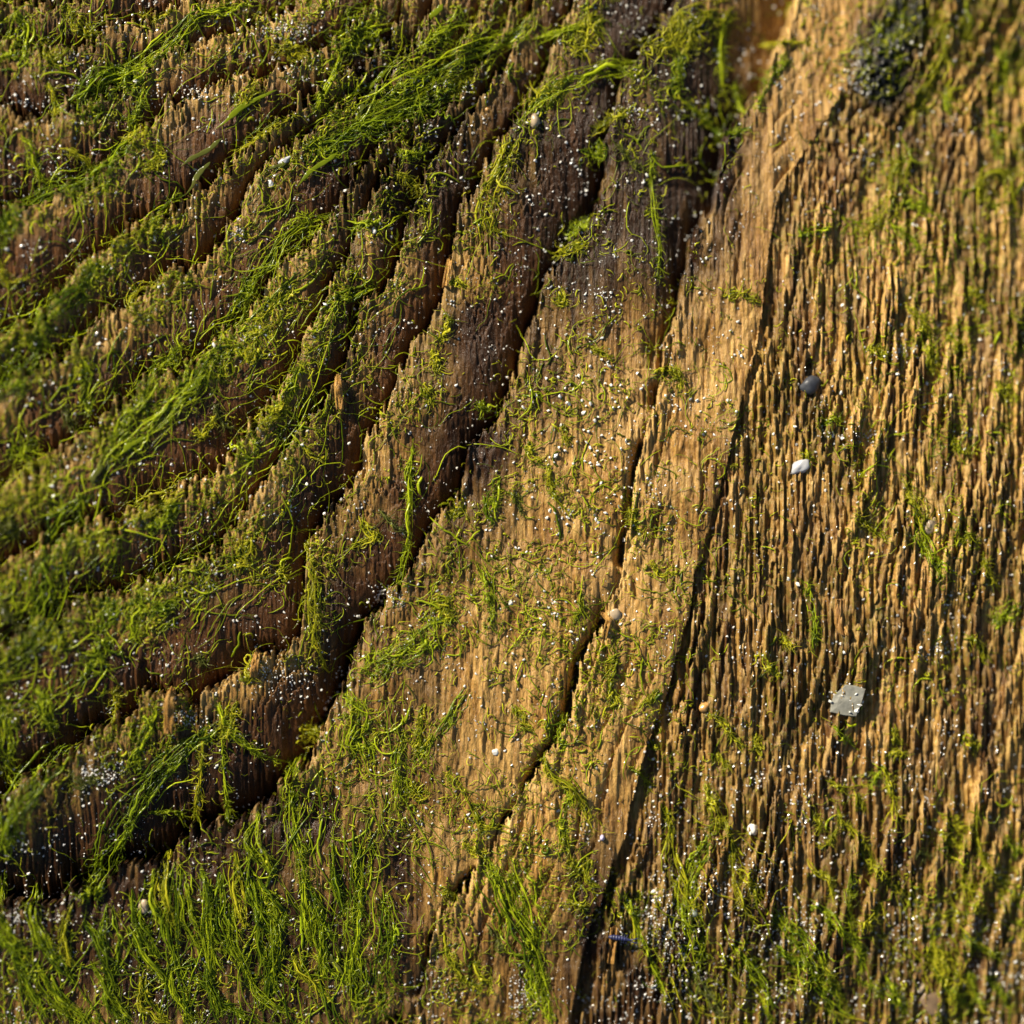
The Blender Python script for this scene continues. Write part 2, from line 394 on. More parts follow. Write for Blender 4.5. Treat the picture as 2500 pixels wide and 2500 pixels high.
    for b in [(1640, 330, 200, 440, 1.25), (1430, 480, 210, 330, 1.1), (1580, 120, 300, 240, 1.1), (1130, 1000, 170, 330, .8), (1010, 330, 330, 330, .85), (1330, 800, 130, 230, .8), (1240, 330, 260, 330, .85),
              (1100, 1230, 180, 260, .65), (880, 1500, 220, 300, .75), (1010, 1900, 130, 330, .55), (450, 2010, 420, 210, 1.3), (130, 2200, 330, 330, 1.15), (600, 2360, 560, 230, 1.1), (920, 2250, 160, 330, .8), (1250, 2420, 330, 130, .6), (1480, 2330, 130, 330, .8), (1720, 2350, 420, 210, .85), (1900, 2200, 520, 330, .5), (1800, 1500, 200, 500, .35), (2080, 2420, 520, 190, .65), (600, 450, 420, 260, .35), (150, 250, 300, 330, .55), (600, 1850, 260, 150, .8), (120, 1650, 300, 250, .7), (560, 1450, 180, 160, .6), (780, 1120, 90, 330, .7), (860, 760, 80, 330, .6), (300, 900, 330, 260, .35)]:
        stain_shade = np.maximum(stain_shade, b[4] * blob(*b[:4]))
    stain_shade = np.clip(stain_shade * nz, 0, 1)
    black = np.clip((blob(2180, 130, 95, 140) * 1.1 + blob(2230, 30, 80, 90)) * nz - .1, 0, 1)
    stain_shade = np.where(right, np.maximum(stain_shade, .55 * sstep(.5, .72, .6 * vn(X / 80, Y / 190, 53) + .4 * vn(X / 20, Y / 90, 54))), stain_shade)
    film = (density(X, Y) - .15) * .5 * np.where(flat, .12, 1) * (1 - .9 * red) + np.where(right, .55 * sstep(.35, .65, vn(X / 60, Y / 130, 49)), 0)
    return h, np.clip(bleach, 0, 1), np.clip(red, 0, 1), stain_shade, black, np.clip(film, 0, 1)

DENS = np.array([
    [.80, .60, .60, .70, .75, .60, .45, .12, .35, .70],
    [.50, .70, .70, .65, .50, .40, .25, .07, .35, .55],
    [.70, .50, .70, .60, .40, .35, .22, .10, .35, .38],
    [.90, .60, .75, .50, .45, .35, .32, .10, .30, .45],
    [.90, .75, .50, .45, .45, .55, .40, .12, .28, .25],
    [.80, .80, .70, .50, .50, .55, .36, .14, .25, .32],
    [.90, .60, .55, .60, .62, .48, .36, .12, .20, .30],
    [.90, .60, .45, .80, .52, .42, .34, .12, .20, .30],
    [.60, .50, .85, .80, .50, .48, .15, .25, .35, .40],
    [.70, .80, .95, .70, .55, .34, .20, .35, .45, .40]], np.float32)

def density(X, Y):
    gx = np.clip(X / 250 - .5, 0, 8.999); gy = np.clip(Y / 250 - .5, 0, 8.999)
    xi = gx.astype(int); yi = gy.astype(int); a = gx - xi; b = gy - yi
    return (DENS[yi, xi] * (1 - a) + DENS[yi, xi + 1] * a) * (1 - b) + (DENS[yi + 1, xi] * (1 - a) + DENS[yi + 1, xi + 1] * a) * b

core = np.arange(-120, 2621, 2.05)
outer = 14 * (1.06 ** np.arange(1, 41)) ; outer = np.cumsum(outer) * 0.72
AX = np.concatenate([(-120 - outer)[::-1], core, core[-1] + outer]).astype(np.float32)
GX, GY = np.meshgrid(AX, AX)
H, bleach, red, stain_shade, black, film = relief(GX, GY)
ny, nx = H.shape

def box(a, r, axis):
    c = np.cumsum(np.concatenate([np.repeat(np.take(a, [0], axis), r + 1, axis), a, np.repeat(np.take(a, [-1], axis), r, axis)], axis), axis, dtype=np.float64)
    n_ = a.shape[axis]
    return ((np.take(c, np.arange(2 * r + 1, 2 * r + 1 + n_), axis) - np.take(c, np.arange(0, n_), axis)) / (2 * r + 1)).astype(np.float32)
HB = H
for _ in range(2):
    HB = box(box(HB, 14, 0), 14, 1)

def samp(A, X, Y):
    gx = np.clip(np.interp(X, AX, np.arange(nx)), 0, nx - 1.001); gy = np.clip(np.interp(Y, AX, np.arange(ny)), 0, ny - 1.001)
    xi = gx.astype(int); yi = gy.astype(int); a = gx - xi; b = gy - yi
    return (A[yi, xi] * (1 - a) + A[yi, xi + 1] * a) * (1 - b) + (A[yi + 1, xi] * (1 - a) + A[yi + 1, xi + 1] * a) * b

def drape(X, Y, soft=0.75):
    h = samp(H, X, Y)
    return np.maximum(h, soft * samp(HB, X, Y) + (1 - soft) * h)

def world_pts(X, Y, Z):
    return np.stack([(X - 1250) * S, (1250 - Y) * S, Z * S], -1)

V = world_pts(GX, GY, H).reshape(-1, 3)
idx = np.arange(ny * nx, dtype=np.int32).reshape(ny, nx)
F = np.stack([idx[:-1, :-1], idx[1:, :-1], idx[1:, 1:], idx[:-1, 1:]], -1).reshape(-1, 4)
# sides and underside: the board is 2.4 cm thick
ring = np.concatenate([idx[0, :-1], idx[:-1, -1], idx[-1, :0:-1], idx[:0:-1, 0]])
low = V[ring].copy(); low[:, 2] = -2.4
nb = len(V)
r2 = np.arange(len(ring)); r3 = (r2 + 1) % len(ring)
side = np.stack([ring[r2], ring[r3], nb + r3, nb + r2], -1)
cid = nb + len(ring)
V = np.concatenate([V, low, [[0, 0, -2.4]]]).astype(np.float32)
bot = np.stack([nb + r2[::2], nb + (r2[::2] + 1) % len(ring), nb + (r2[::2] + 2) % len(ring), np.full(len(r2[::2]), cid)], -1)
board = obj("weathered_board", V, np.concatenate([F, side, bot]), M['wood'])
for nm, arr in (("bleach", bleach), ("red", red), ("stain_shade", stain_shade), ("black", black), ("film", film)):
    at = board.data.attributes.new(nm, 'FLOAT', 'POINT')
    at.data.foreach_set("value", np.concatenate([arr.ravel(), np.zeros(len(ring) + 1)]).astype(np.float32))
tag(board, "weathered brown driftwood board with eroded stepped growth rings, under all the algae and sand", "wood board")

def splinter(pts, w, lift, label=None):
    """a bundle of broken fibres standing out of the board: its part"""
    pts = np.array(pts, float); k = 10
    s = np.linspace(0, 1, k); sp = np.linspace(0, 1, len(pts))
    Ps, Rs = [], []
    for i in range(7):
        off = (i - 3) / 3.0 * w * 0.8
        e0 = 0.12 * rng.random()
        si = e0 + (1 - e0) * s
        x = np.interp(si, sp, pts[:, 0]) + off + 0.8 * np.sin(si * 5 + i); y = np.interp(si, sp, pts[:, 1])
        z = drape(x, y, .5) + lift * np.sin((1 - si * .55) * 2.0) + 2 * rng.random()
        Ps.append(world_pts(x, y, z)); Rs.append(S * w * 0.34 * np.clip(np.minimum(0.35 + s * 3, 1.0 - 0.3 * s), .2, 1))
    v, f = tubes(np.array(Ps), np.array(Rs), 6)
    o = obj("splinter", v, f, M['wood'], board)
    if label: o["label"] = label
splinter(Q(2, [(652, 655), (648, 740), (645, 830)]), 11, 26, "pale upright splinter beside white sand")
splinter(T(8, [(1545, 1385), (1540, 1480), (1530, 1610)]), 9, 8, "tan splinter under the blue insect")
splinter(Q(2, [(970, 525), (965, 570), (962, 620)]), 9, 14)
splinter(Q(0, [(1272, 1410), (1278, 1480), (1285, 1545)]), 9, 16)
splinter(Q(0, [(1700, 960), (1690, 1010), (1680, 1080)]), 8, 12)
splinter(Q(3, [(335, 375), (365, 410), (350, 470)]), 7, 10)
splinter(Q(3, [(1258, 470), (1240, 420), (1245, 330)]), 12, 4)

# ---------------------------------------------------------------- algae
def bundle(name, pts, width, n, mat, label, cat, group, curl=1.0, r=1.1, lift=6.0, flare=1.0, K=26, hairs=2.0, short=.75):
    """one tuft: n filaments running along the traced line, and the short hairs that stand off them"""
    pts = np.array(pts, float)
    seg = np.concatenate([[0], np.cumsum(np.hypot(*np.diff(pts, axis=0).T))]); Ltot = seg[-1]
    n = max(4, int(n))
    a = rng.random(n) ** 1.2 * 0.8; ln = short * (0.15 + 0.6 * rng.random(n) ** 1.3)
    m = max(2, n // 6); a[:m] = 0.04 * rng.random(m); ln[:m] = 0.85 + 0.15 * rng.random(m)
    b = np.minimum(a + ln, 1.04)
    u = np.linspace(0, 1, K)[None]
    s = a[:, None] + (b - a)[:, None] * u
    fine = np.linspace(0, 1, 60)
    lx, ly = np.interp(fine * Ltot, seg, pts[:, 0]), np.interp(fine * Ltot, seg, pts[:, 1])
    for _ in range(10):
        lx[1:-1] = .25 * lx[:-2] + .5 * lx[1:-1] + .25 * lx[2:]; ly[1:-1] = .25 * ly[:-2] + .5 * ly[1:-1] + .25 * ly[2:]
    tx, ty = np.gradient(lx), np.gradient(ly); tl = np.hypot(tx, ty) + 1e-6; tx /= tl; ty /= tl
    # where the tuft gathers into ropes and where it spreads
    pinch = 0.55 + 0.75 * np.interp(fine, np.linspace(0, 1, 7), rng.random(7))
    at = lambda arr, q: np.interp(np.clip(q, 0, 1), fine, arr)
    cx, cy, dx, dy = at(lx, s), at(ly, s), at(tx, s), at(ty, s)
    prof = np.clip(np.sin(np.clip(s, 0.0, 1) * math.pi * 0.86 + 0.25), .2, 1) * at(pinch, s)
    ropes = rng.normal(0, .34, max(2, int(width / 9)))
    o0 = (ropes[rng.integers(0, len(ropes), n)] + rng.normal(0, .10, n))[:, None] * width
    wob = sum(rng.normal(0, 1, (n, 1)) * np.sin(u * f * rng.uniform(.7, 1.3, (n, 1)) + rng.random((n, 1)) * 6.28) / (0.55 * f ** .8) for f in (2.5, 6, 13, 28, 50))
    fl = flare * np.clip(rng.normal(0, 1, (n, 1)) ** 3, -4, 4) * (5 + width * 0.2) * np.clip((u - .5) / .5, 0, 1) ** 2
    off = o0 * prof + curl * wob * (4 + 0.13 * width) + fl
    x = cx - dy * off; y = cy + dx * off
    along = curl * (rng.normal(0, 1, (n, 1)) * np.sin(u * 9 + rng.random((n, 1)) * 6) * 4 + rng.normal(0, 1, (n, 1)) * np.sin(u * 26 + rng.random((n, 1)) * 6) * 2)
    x = x + dx * along; y = y + dy * along
    z = drape(x, y, .95) + 1.0 + np.abs(rng.normal(0, 1, (n, 1))) * lift * prof * np.sin(u * math.pi * rng.uniform(.7, 1.1, (n, 1))) + 1.6 * np.sin(u * rng.uniform(4, 22, (n, 1)) + rng.random((n, 1)) * 6)
    broad = rng.random(n) < .12
    fat = np.where(broad, rng.uniform(1.8, 3.2, n), np.exp(rng.normal(-.1, .42, n)))[:, None]
    R = S * r * .85 * fat * np.clip(np.minimum(u * 6 + .35, (1 - u) * 4 + .22), 0, 1) * (1 + .25 * np.sin(u * rng.uniform(6, 20, (n, 1)) + rng.random((n, 1)) * 6))
    v, f = tubes(world_pts(x, y, z), R, 5, np.where(broad, .35, 1.0))
    tone1 = np.repeat(rng.random(n), K * 5)
    nh = int(hairs * (Ltot * 0.16 + n * 0.9)); k2 = 7
    i0, j0 = rng.integers(0, n, nh), rng.integers(1, K - 1, nh)
    th = np.arctan2(y[i0, j0] - y[i0, j0 - 1], x[i0, j0] - x[i0, j0 - 1]) + rng.choice([-1, 1], nh) * rng.uniform(.4, 1.5, nh)
    th = th[:, None] + rng.normal(0, .16, (nh, 1)) * np.arange(k2)[None] + np.cumsum(rng.normal(0, .16, (nh, k2)), 1)
    st = rng.uniform(8, 30, (nh, 1)) / k2
    hx = x[i0, j0][:, None] + np.cumsum(np.cos(th), 1) * st; hy = y[i0, j0][:, None] + np.cumsum(np.sin(th), 1) * st
    uu = np.linspace(0, 1, k2)[None]
    hz = np.maximum(z[i0, j0][:, None] + uu * rng.normal(1, 4, (nh, 1)), drape(hx, hy, .3) + .6)
    v2, f2 = tubes(world_pts(hx, hy, hz), S * r * .62 * (1.1 - .8 * uu) * rng.uniform(.7, 1.3, (nh, 1)), 3)
    f2 = np.concatenate([f2[:, :4]])
    o = obj(name, np.concatenate([v, v2]), np.concatenate([f, f2 + len(v)]), M[mat], tone=np.concatenate([tone1, np.repeat(rng.random(nh), k2 * 3)]))
    return tag(o, label, cat, group)

def blade(pts, width, mat, label, lift=5):
    pts = np.array(pts, float); K = 16; sp = np.linspace(0, 1, len(pts)); s = np.linspace(0, 1, K)
    x = np.interp(s, sp, pts[:, 0]); y = np.interp(s, sp, pts[:, 1])
    for _ in range(2):
        x[1:-1] = .25 * x[:-2] + .5 * x[1:-1] + .25 * x[2:]; y[1:-1] = .25 * y[:-2] + .5 * y[1:-1] + .25 * y[2:]
    z = drape(x, y, .9) + 4 + lift * np.sin(s * math.pi) + 2 * np.sin(s * 11)
    R = S * width * .5 * np.clip(np.sin(s ** .8 * math.pi) * (1 + .3 * np.sin(s * 17 + width) * np.sin(s * 7)), .06, 1.2)
    R = R * .58
    x = x + 3 * np.sin(s * 9 + width); v, f = tubes(world_pts(x, y, z)[None], R[None], 10, np.array([.14]))
    o = obj("alga_ribbon", v, f, M[mat], tone=np.full(len(v), .35))
    return tag(o, label, "alga ribbon", "flat green alga ribbons")

G_MAT, G_TUFT, G_STR = "matted green alga ropes", "green alga tufts", "single alga strands"
def mat_(pts, w, m, label, k=1.0, **kw):
    kw.setdefault('curl', 1.35)
    kw.setdefault('lift', 12.0)
    return bundle("alga_mat", pts, w, (8 + w * .6) * k, m, label, "alga mat", G_MAT, **kw)
def tuft(pts, w, m, label, k=1.0, **kw):
    kw.setdefault('hairs', 1.2)
    return bundle("alga_tuft", pts, w, (7 + w * .6) * k, m, label, "alga tuft", G_TUFT, curl=kw.pop('curl', 1.2), **kw)
def strand(pts, w, m, label, k=1.0, **kw): return bundle("alga_strand", pts, w, (6 + w * .9) * k, m, label, "alga strand", G_STR, curl=kw.pop('curl', .7), flare=.4, **kw)

# --- upper left ninth
mat_(T(1, [(1430, 0), (1100, 60), (1000, 200), (880, 330), (750, 400), (620, 440), (520, 530)]), 42, 'mid', "long green rope from the top edge, left of the white sand drift")
strand(T(1, [(1930, 250), (1880, 400), (1800, 560), (1780, 660)]), 18, 'mid', "short upright strand at the right of the olive ribbons")
tuft(T(1, [(380, 10), (420, 150), (540, 210), (590, 190)]), 46, 'yellow', "bright yellow green tuft in the upper left corner under a white grain cluster")
tuft(T(1, [(90, 60), (110, 180), (80, 290), (0, 340)]), 44, 'mid', "tangled tuft touching the left edge nearest the upper left corner")
strand(T(1, [(220, 220), (270, 330), (330, 390)]), 12, 'yellow', "small forked yellow strand above the dark upper left hollow")
strand(T(1, [(280, 470), (310, 560), (320, 640), (330, 690)]), 12, 'yellow', "thin upright strand crossing the dark upper left hollow")
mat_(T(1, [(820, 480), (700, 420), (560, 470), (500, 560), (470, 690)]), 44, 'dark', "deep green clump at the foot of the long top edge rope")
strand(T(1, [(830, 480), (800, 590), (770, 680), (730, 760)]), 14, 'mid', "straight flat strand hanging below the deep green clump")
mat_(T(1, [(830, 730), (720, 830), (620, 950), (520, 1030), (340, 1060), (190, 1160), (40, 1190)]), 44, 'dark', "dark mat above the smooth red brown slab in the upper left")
tuft(T(1, [(840, 740), (760, 790), (690, 850)]), 34, 'yellow', "feathery bright tip of the dark mat above the red brown slab")
strand(T(1, [(120, 780), (190, 830), (200, 940), (260, 1045)]), 14, 'mid', "hooked strand on brown wood near the left edge")
strand(T(1, [(340, 850), (420, 875), (490, 930), (540, 990)]), 13, 'yellow', "yellow strand slanting right beside the hooked strand")
tuft(T(1, [(900, 820), (920, 900), (860, 930), (800, 960)]), 30, 'yellow', "yellow tuft left of the two olive ribbons")
strand(T(1, [(1700, 640), (1540, 720), (1440, 800), (1340, 860), (1330, 930)]), 11, 'yellow', "thin bent strand between the pale ribbons")
mat_(T(1, [(1930, 1190), (1700, 1250), (1600, 1360), (1490, 1510), (1400, 1660), (1310, 1800), (1250, 1930)]), 52, 'mid', "broad green rope running down left from the pale sand clump")
mat_(T(1, [(600, 1470), (480, 1620), (380, 1720), (280, 1800), (210, 1920)]), 40, 'dark', "dark feathery mat at the lower end of the red brown slab")
tuft(T(1, [(940, 1620), (800, 1620), (735, 1700), (790, 1800), (920, 1810)]), 22, 'yellow', "ring shaped tuft on the ragged tan ledge")
strand(T(1, [(1050, 1090), (960, 1130), (880, 1230), (850, 1380)]), 16, 'mid', "curved strand on the upper edge of the red brown slab")
tuft(T(1, [(660, 1380), (760, 1340), (900, 1260), (1010, 1230)]), 26, 'yellow', "yellow tuft lining the rim under the red brown slab")
tuft(T(1, [(1750, 770), (1850, 810), (1930, 800)]), 44, 'mid', "bright knot where several pale ribbons meet")
tuft(T(1, [(1640, 1600), (1560, 1780), (1480, 1850), (1380, 1900)]), 34, 'yellow', "loose yellow tuft below the broad rope from the sand clump")
tuft(T(1, [(100, 1150), (60, 1300), (30, 1420)]), 40, 'dark', "drooping dark tuft on the left edge beside the red brown slab")
tuft(T(1, [(1500, 480), (1400, 560), (1330, 640)]), 36, 'yellow', "fan shaped tuft over the olive ribbons")
tuft(T(1, [(1780, 300), (1640, 260), (1500, 250)]), 34, 'yellow', "sprawling tuft directly under the white sand drift")
strand(T(1, [(20, 1470), (50, 1620), (160, 1590)]), 10, 'yellow', "two thin lines on the brown ledge by the left edge")
strand(T(1, [(760, 80), (870, 110), (990, 60)]), 12, 'yellow', "little strand bridging two top edge hollows")
for a in [
    (T(1, [(1560, 500), (1400, 580), (1300, 660), (1220, 730)]), 26, 'mid', "dull green ribbon folded under the fan shaped tuft"),
    (T(1, [(1260, 780), (1140, 870), (1010, 945)]), 24, 'olive', "wide olive ribbon lying across a brown ledge"),
    (T(1, [(1180, 910), (1120, 990), (1045, 1105)]), 26, 'olive', "pointed leaf like olive ribbon"),
    (T(1, [(1650, 890), (1590, 930), (1510, 960)]), 22, 'olive', "pale glossy ribbon near the pointed leaf like one"),
    (T(1, [(1915, 850), (1800, 930), (1660, 1065)]), 24, 'mid', "long tapering green ribbon right of the olive ones"),
    (T(2, [(580, 0), (520, 60), (470, 135)]), 30, 'mid', "shiny ribbon at the top edge left of centre"),
    (T(2, [(190, 500), (130, 560), (100, 660)]), 30, 'olive', "pale curled ribbon in the big sloping mat"),
    (T(2, [(270, 370), (200, 430), (150, 500)]), 22, 'mid', "small translucent ribbon on the upper side of the big sloping mat"),
    (T(4, [(1160, 190), (1130, 240), (1040, 310)]), 26, 'mid', "wet green ribbon in the middle of the left side mat"),
    (T(4, [(840, 540), (760, 580), (670, 660)]), 32, 'mid', "long smooth ribbon beside the deep brown left slab"),
    (T(4, [(600, 690), (560, 750), (545, 830)]), 30, 'olive', "greyish ribbon hanging left of the deep brown slab"),
    (T(4, [(350, 1060), (290, 1110), (270, 1190)]), 30, 'mid', "glinting ribbon near the left edge at mid height"),
    (T(4, [(275, 1240), (250, 1290), (230, 1370)]), 24, 'mid', "lower of two glinting ribbons near the left edge"),
    (T(3, [(1660, 440), (1560, 470), (1540, 560)]), 20, 'yellow', "blurred yellow ribbon at the top right"),
]: blade(*a)
# --- upper middle
mat_(T(2, [(1100, 0), (1050, 100), (980, 170), (850, 220), (700, 270), (560, 340), (400, 430), (250, 530), (100, 600), (-60, 680)]), 74, 'mid', "biggest sloping mat falling from the top edge to the left", k=1.25)
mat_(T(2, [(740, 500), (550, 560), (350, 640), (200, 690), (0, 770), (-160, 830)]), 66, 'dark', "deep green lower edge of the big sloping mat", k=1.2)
tuft(T(2, [(740, 400), (690, 440), (600, 500)]), 42, 'yellow', "shining yellow star tuft at the end of the big sloping mat")
mat_(T(2, [(190, 0), (110, 100), (40, 200), (-30, 280)]), 46, 'mid', "green rope left of the top edge ribbon")
tuft(T(2, [(700, 0), (640, 100), (520, 190), (420, 290)]), 48, 'mid', "loose tuft between the top edge ribbon and the big mat")
tuft(T(2, [(1490, 60), (1410, 110), (1350, 210), (1320, 300)]), 60, 'yellow', "fluffy yellow green tuft under the top edge at the centre")
strand(T(2, [(1400, 110), (1250, 150), (1080, 190)]), 24, 'mid', "side branch reaching left from the fluffy tuft")
mat_(T(2, [(1720, 350), (1500, 345), (1400, 390), (1250, 425), (1180, 490), (1080, 570), (1000, 690)]), 34, 'mid', "ragged rope crossing the dark wood below the fluffy tuft")
tuft(T(2, [(1260, 440), (1200, 520), (1130, 560), (1030, 560)]), 42, 'yellow', "bushy middle of the ragged rope on dark wood")
mat_(T(2, [(970, 740), (940, 880), (900, 980), (870, 1080), (830, 1180), (850, 1300), (900, 1360)]), 46, 'yellow', "upright mat along the dark crack at upper centre")
strand(T(2, [(1530, 780), (1600, 850), (1690, 930)]), 8, 'olive', "hair thin strand over the dark brown patch")
tuft(T(2, [(1470, 760), (1490, 880), (1400, 850), (1360, 830)]), 16, 'mid', "small spider like tuft in the dark brown patch")
tuft(T(2, [(1410, 1210), (1340, 1290), (1280, 1340)]), 26, 'mid', "leaning tuft at the foot of the black slot")
tuft(T(2, [(1400, 1360), (1310, 1400), (1190, 1450)]), 22, 'yellow', "flat tuft just below the black slot")
tuft(T(2, [(230, 1240), (130, 1250), (60, 1310)]), 24, 'mid', "short brush on a rim left of the long dark crack")
tuft(T(2, [(220, 1590), (100, 1640), (-20, 1680), (-90, 1780), (-170, 1920)]), 30, 'mid', "comet shaped tuft with bright head and long tail down left")
tuft(T(2, [(1920, 10), (1925, 130), (1830, 190), (1700, 250)]), 46, 'yellow', "bright tuft with an arm reaching left, top centre right")
tuft(T(2, [(1930, 250), (1900, 400), (1880, 520)]), 40, 'mid', "hanging end of the bright top tuft")
strand(T(2, [(1770, 820), (1760, 1000), (1790, 1220), (1820, 1400), (1800, 1600)]), 11, 'mid', "long thin upright strand on dark wood above the golden terrace")
tuft(T(2, [(1640, 570), (1620, 640), (1540, 650), (1440, 730), (1390, 800)]), 16, 'yellow', "star with one long bent arm on the dark wood")
strand(T(2, [(290, 970), (400, 1010), (450, 1090)]), 16, 'yellow', "arched strand on ragged tan fibres left of the long dark crack")
tuft(T(2, [(600, 1600), (660, 1570), (710, 1610)]), 14, 'yellow', "small arched tuft beside an upright fibre")
tuft(T(2, [(560, 1930), (590, 1850), (620, 1780)]), 22, 'yellow', "yellow tuft low in the upper centre by the dark crack")
tuft(T(2, [(480, 800), (430, 850), (330, 850)]), 18, 'mid', "small clump in the shade under the big mat")
strand(T(2, [(1240, 1620), (1260, 1720), (1180, 1680)]), 12, 'yellow', "crossed thin strands at the top of the golden terrace")
# --- upper right
tuft(T(3, [(330, 0), (240, 60), (150, 30), (40, 120), (20, 330)]), 60, 'yellow', "big bright tuft at the top edge right of centre", k=1.2)
strand(T(3, [(260, 60), (235, 220), (230, 400), (240, 520)]), 11, 'mid', "straight thread hanging from the big bright top tuft")
strand(T(3, [(460, 200), (620, 200), (775, 212)]), 12, 'yellow', "level strand bridging dark wood and golden rim at the top")
tuft(T(3, [(635, 280), (560, 350), (470, 400), (440, 600)]), 22, 'mid', "bent tuft on the golden rim under the level strand")
strand(T(3, [(310, 410), (330, 500), (365, 600)]), 10, 'mid', "short thread left of the bent tuft")
strand(T(3, [(0, 520), (150, 640), (250, 740), (400, 700)]), 13, 'mid', "long thread ending in a knot on the golden rim")
mat_(T(3, [(1460, 0), (1500, 80), (1520, 180), (1490, 280), (1420, 400), (1360, 500), (1350, 650)]), 26, 'yellow', "thick blurred yellow rope descending from the top right edge", lift=12)
mat_(T(3, [(1330, 790), (1220, 940), (1210, 1060), (1170, 1160), (1020, 1310)]), 30, 'yellow', "slanting green rope in the ridged field below the thick blurred one", lift=10)
tuft(T(3, [(1080, 1180), (1190, 1240), (1320, 1330), (1400, 1440)]), 13, 'mid', "thin crooked strand running right from the slanting rope")
tuft(T(3, [(1650, 0), (1640, 130), (1700, 200)]), 22, 'yellow', "short tuft at the top edge near the right corner")
tuft(T(3, [(1830, 200), (1850, 330), (1900, 400)]), 18, 'mid', "leaning tuft below the right corner")
tuft(T(3, [(1740, 1140), (1735, 1010), (1790, 945), (1870, 950), (1905, 1060), (1935, 1180)]), 30, 'yellow', "big looped tuft at the right edge", lift=14)
strand(T(3, [(1540, 480), (1545, 540), (1560, 620)]), 14, 'mid', "dangling stub below the blurred yellow ribbon")
tuft(T(3, [(230, 1680), (320, 1650), (400, 1670), (445, 1705)]), 20, 'yellow', "arched tuft standing alone on the golden band", lift=12)
tuft(T(3, [(1650, 1610), (1700, 1660), (1745, 1710)]), 18, 'yellow', "short stub with a black hole beside it in the ridged field")
mat_(T(3, [(1280, 1700), (1350, 1790), (1400, 1870), (1430, 1930)]), 22, 'yellow', "slanting rope over a dark pit in the ridged field")
tuft(T(3, [(1800, 700), (1840, 800), (1850, 890)]), 16, 'mid', "thin tuft above the big looped one")
tuft(T(3, [(1530, 1850), (1570, 1900), (1600, 1990)]), 22, 'yellow', "tangle right of the dark pit")
tuft(T(3, [(860, 1290), (700, 1320), (660, 1310)]), 12, 'mid', "thread lying level on upper ridges")
tuft(T(3, [(1250, 1150), (1380, 1130), (1430, 1180)]), 20, 'mid', "scribbled patch right of the slanting green rope")
# --- middle left
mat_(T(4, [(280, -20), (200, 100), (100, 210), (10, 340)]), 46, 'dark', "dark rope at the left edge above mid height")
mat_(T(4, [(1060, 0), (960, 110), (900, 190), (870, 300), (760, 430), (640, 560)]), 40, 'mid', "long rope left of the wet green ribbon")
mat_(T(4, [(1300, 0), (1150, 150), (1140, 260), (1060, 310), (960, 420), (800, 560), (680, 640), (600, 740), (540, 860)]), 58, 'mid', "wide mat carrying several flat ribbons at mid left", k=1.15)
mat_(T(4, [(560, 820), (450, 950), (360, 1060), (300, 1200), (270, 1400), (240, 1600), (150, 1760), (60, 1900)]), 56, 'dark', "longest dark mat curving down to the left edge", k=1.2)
strand(T(4, [(0, 1465), (90, 1540), (140, 1600), (165, 1660)]), 13, 'olive', "thick pale curved strand at the left edge")
tuft(T(4, [(1480, 60), (1440, 130), (1380, 80), (1420, 30)]), 16, 'yellow', "tiny ring of filaments below a tan ledge")
tuft(T(4, [(1650, 360), (1530, 420), (1410, 490)]), 46, 'yellow', "brush like yellow tuft on a ledge left of the dark crack")
tuft(T(4, [(1420, 500), (1400, 600), (1380, 710)]), 26, 'mid', "narrow tuft hanging below the brush like one")
strand(T(4, [(1200, 340), (1240, 410), (1280, 500)]), 11, 'olive', "pale stray strand on the tan ledge at mid left")
tuft(T(4, [(1130, 790), (980, 880), (870, 960), (700, 1015)]), 42, 'yellow', "yellow tuft along the rim below the deep brown slab")
tuft(T(4, [(1000, 900), (960, 1000), (830, 1060)]), 36, 'mid', "green tuft in the dark fold under the deep brown slab")
tuft(T(4, [(1420, 1100), (1400, 1230), (1330, 1290)]), 40, 'yellow', "scattered tuft on the lit ledge left of the centre crack")
tuft(T(4, [(800, 1370), (830, 1480), (800, 1620), (760, 1700)]), 44, 'mid', "green tuft left of the bright tan fringe")
tuft(T(4, [(1010, 1480), (900, 1540), (840, 1600)]), 34, 'dark', "low dark tuft just below the bright tan fringe")
mat_(T(4, [(1760, 1080), (1780, 1300), (1790, 1560), (1800, 1700), (1850, 1880)]), 24, 'yellow', "upright rope following the deep crack right of the lit ledge")
tuft(T(4, [(1700, 100), (1660, 230), (1640, 330)]), 22, 'mid', "small tuft in a notch above the brush like one")
tuft(T(4, [(470, 100), (530, 190), (490, 320), (520, 420)]), 24, 'mid', "wavy tuft in the dark left hollow")
strand(T(4, [(370, 350), (390, 430), (420, 490)]), 12, 'olive', "pale hooked strand in the dark left hollow")
tuft(T(4, [(60, 640), (150, 660), (220, 560)]), 34, 'mid', "branching tuft at the left edge")
tuft(T(4, [(340, 620), (260, 700), (150, 720), (100, 800)]), 46, 'yellow', "bright tuft with white grains near the left edge")
tuft(T(4, [(660, 1690), (560, 1770), (500, 1870)]), 50, 'mid', "bushy tuft left of the large smooth brown slab")
tuft(T(4, [(1230, 420), (1160, 560), (1090, 500)]), 20, 'yellow', "thin wiry tuft over tan fibres")
tuft(T(4, [(640, 1380), (620, 1520), (600, 1650)]), 34, 'dark', "shaded hanging tuft by the left hollow")
tuft(T(4, [(30, 1000), (60, 1060), (110, 1120)]), 36, 'olive', "pale wet clump at the left edge")
strand(T(4, [(1080, 1800), (1130, 1790), (1150, 1850)]), 10, 'olive', "single curled thread on the large smooth brown slab")
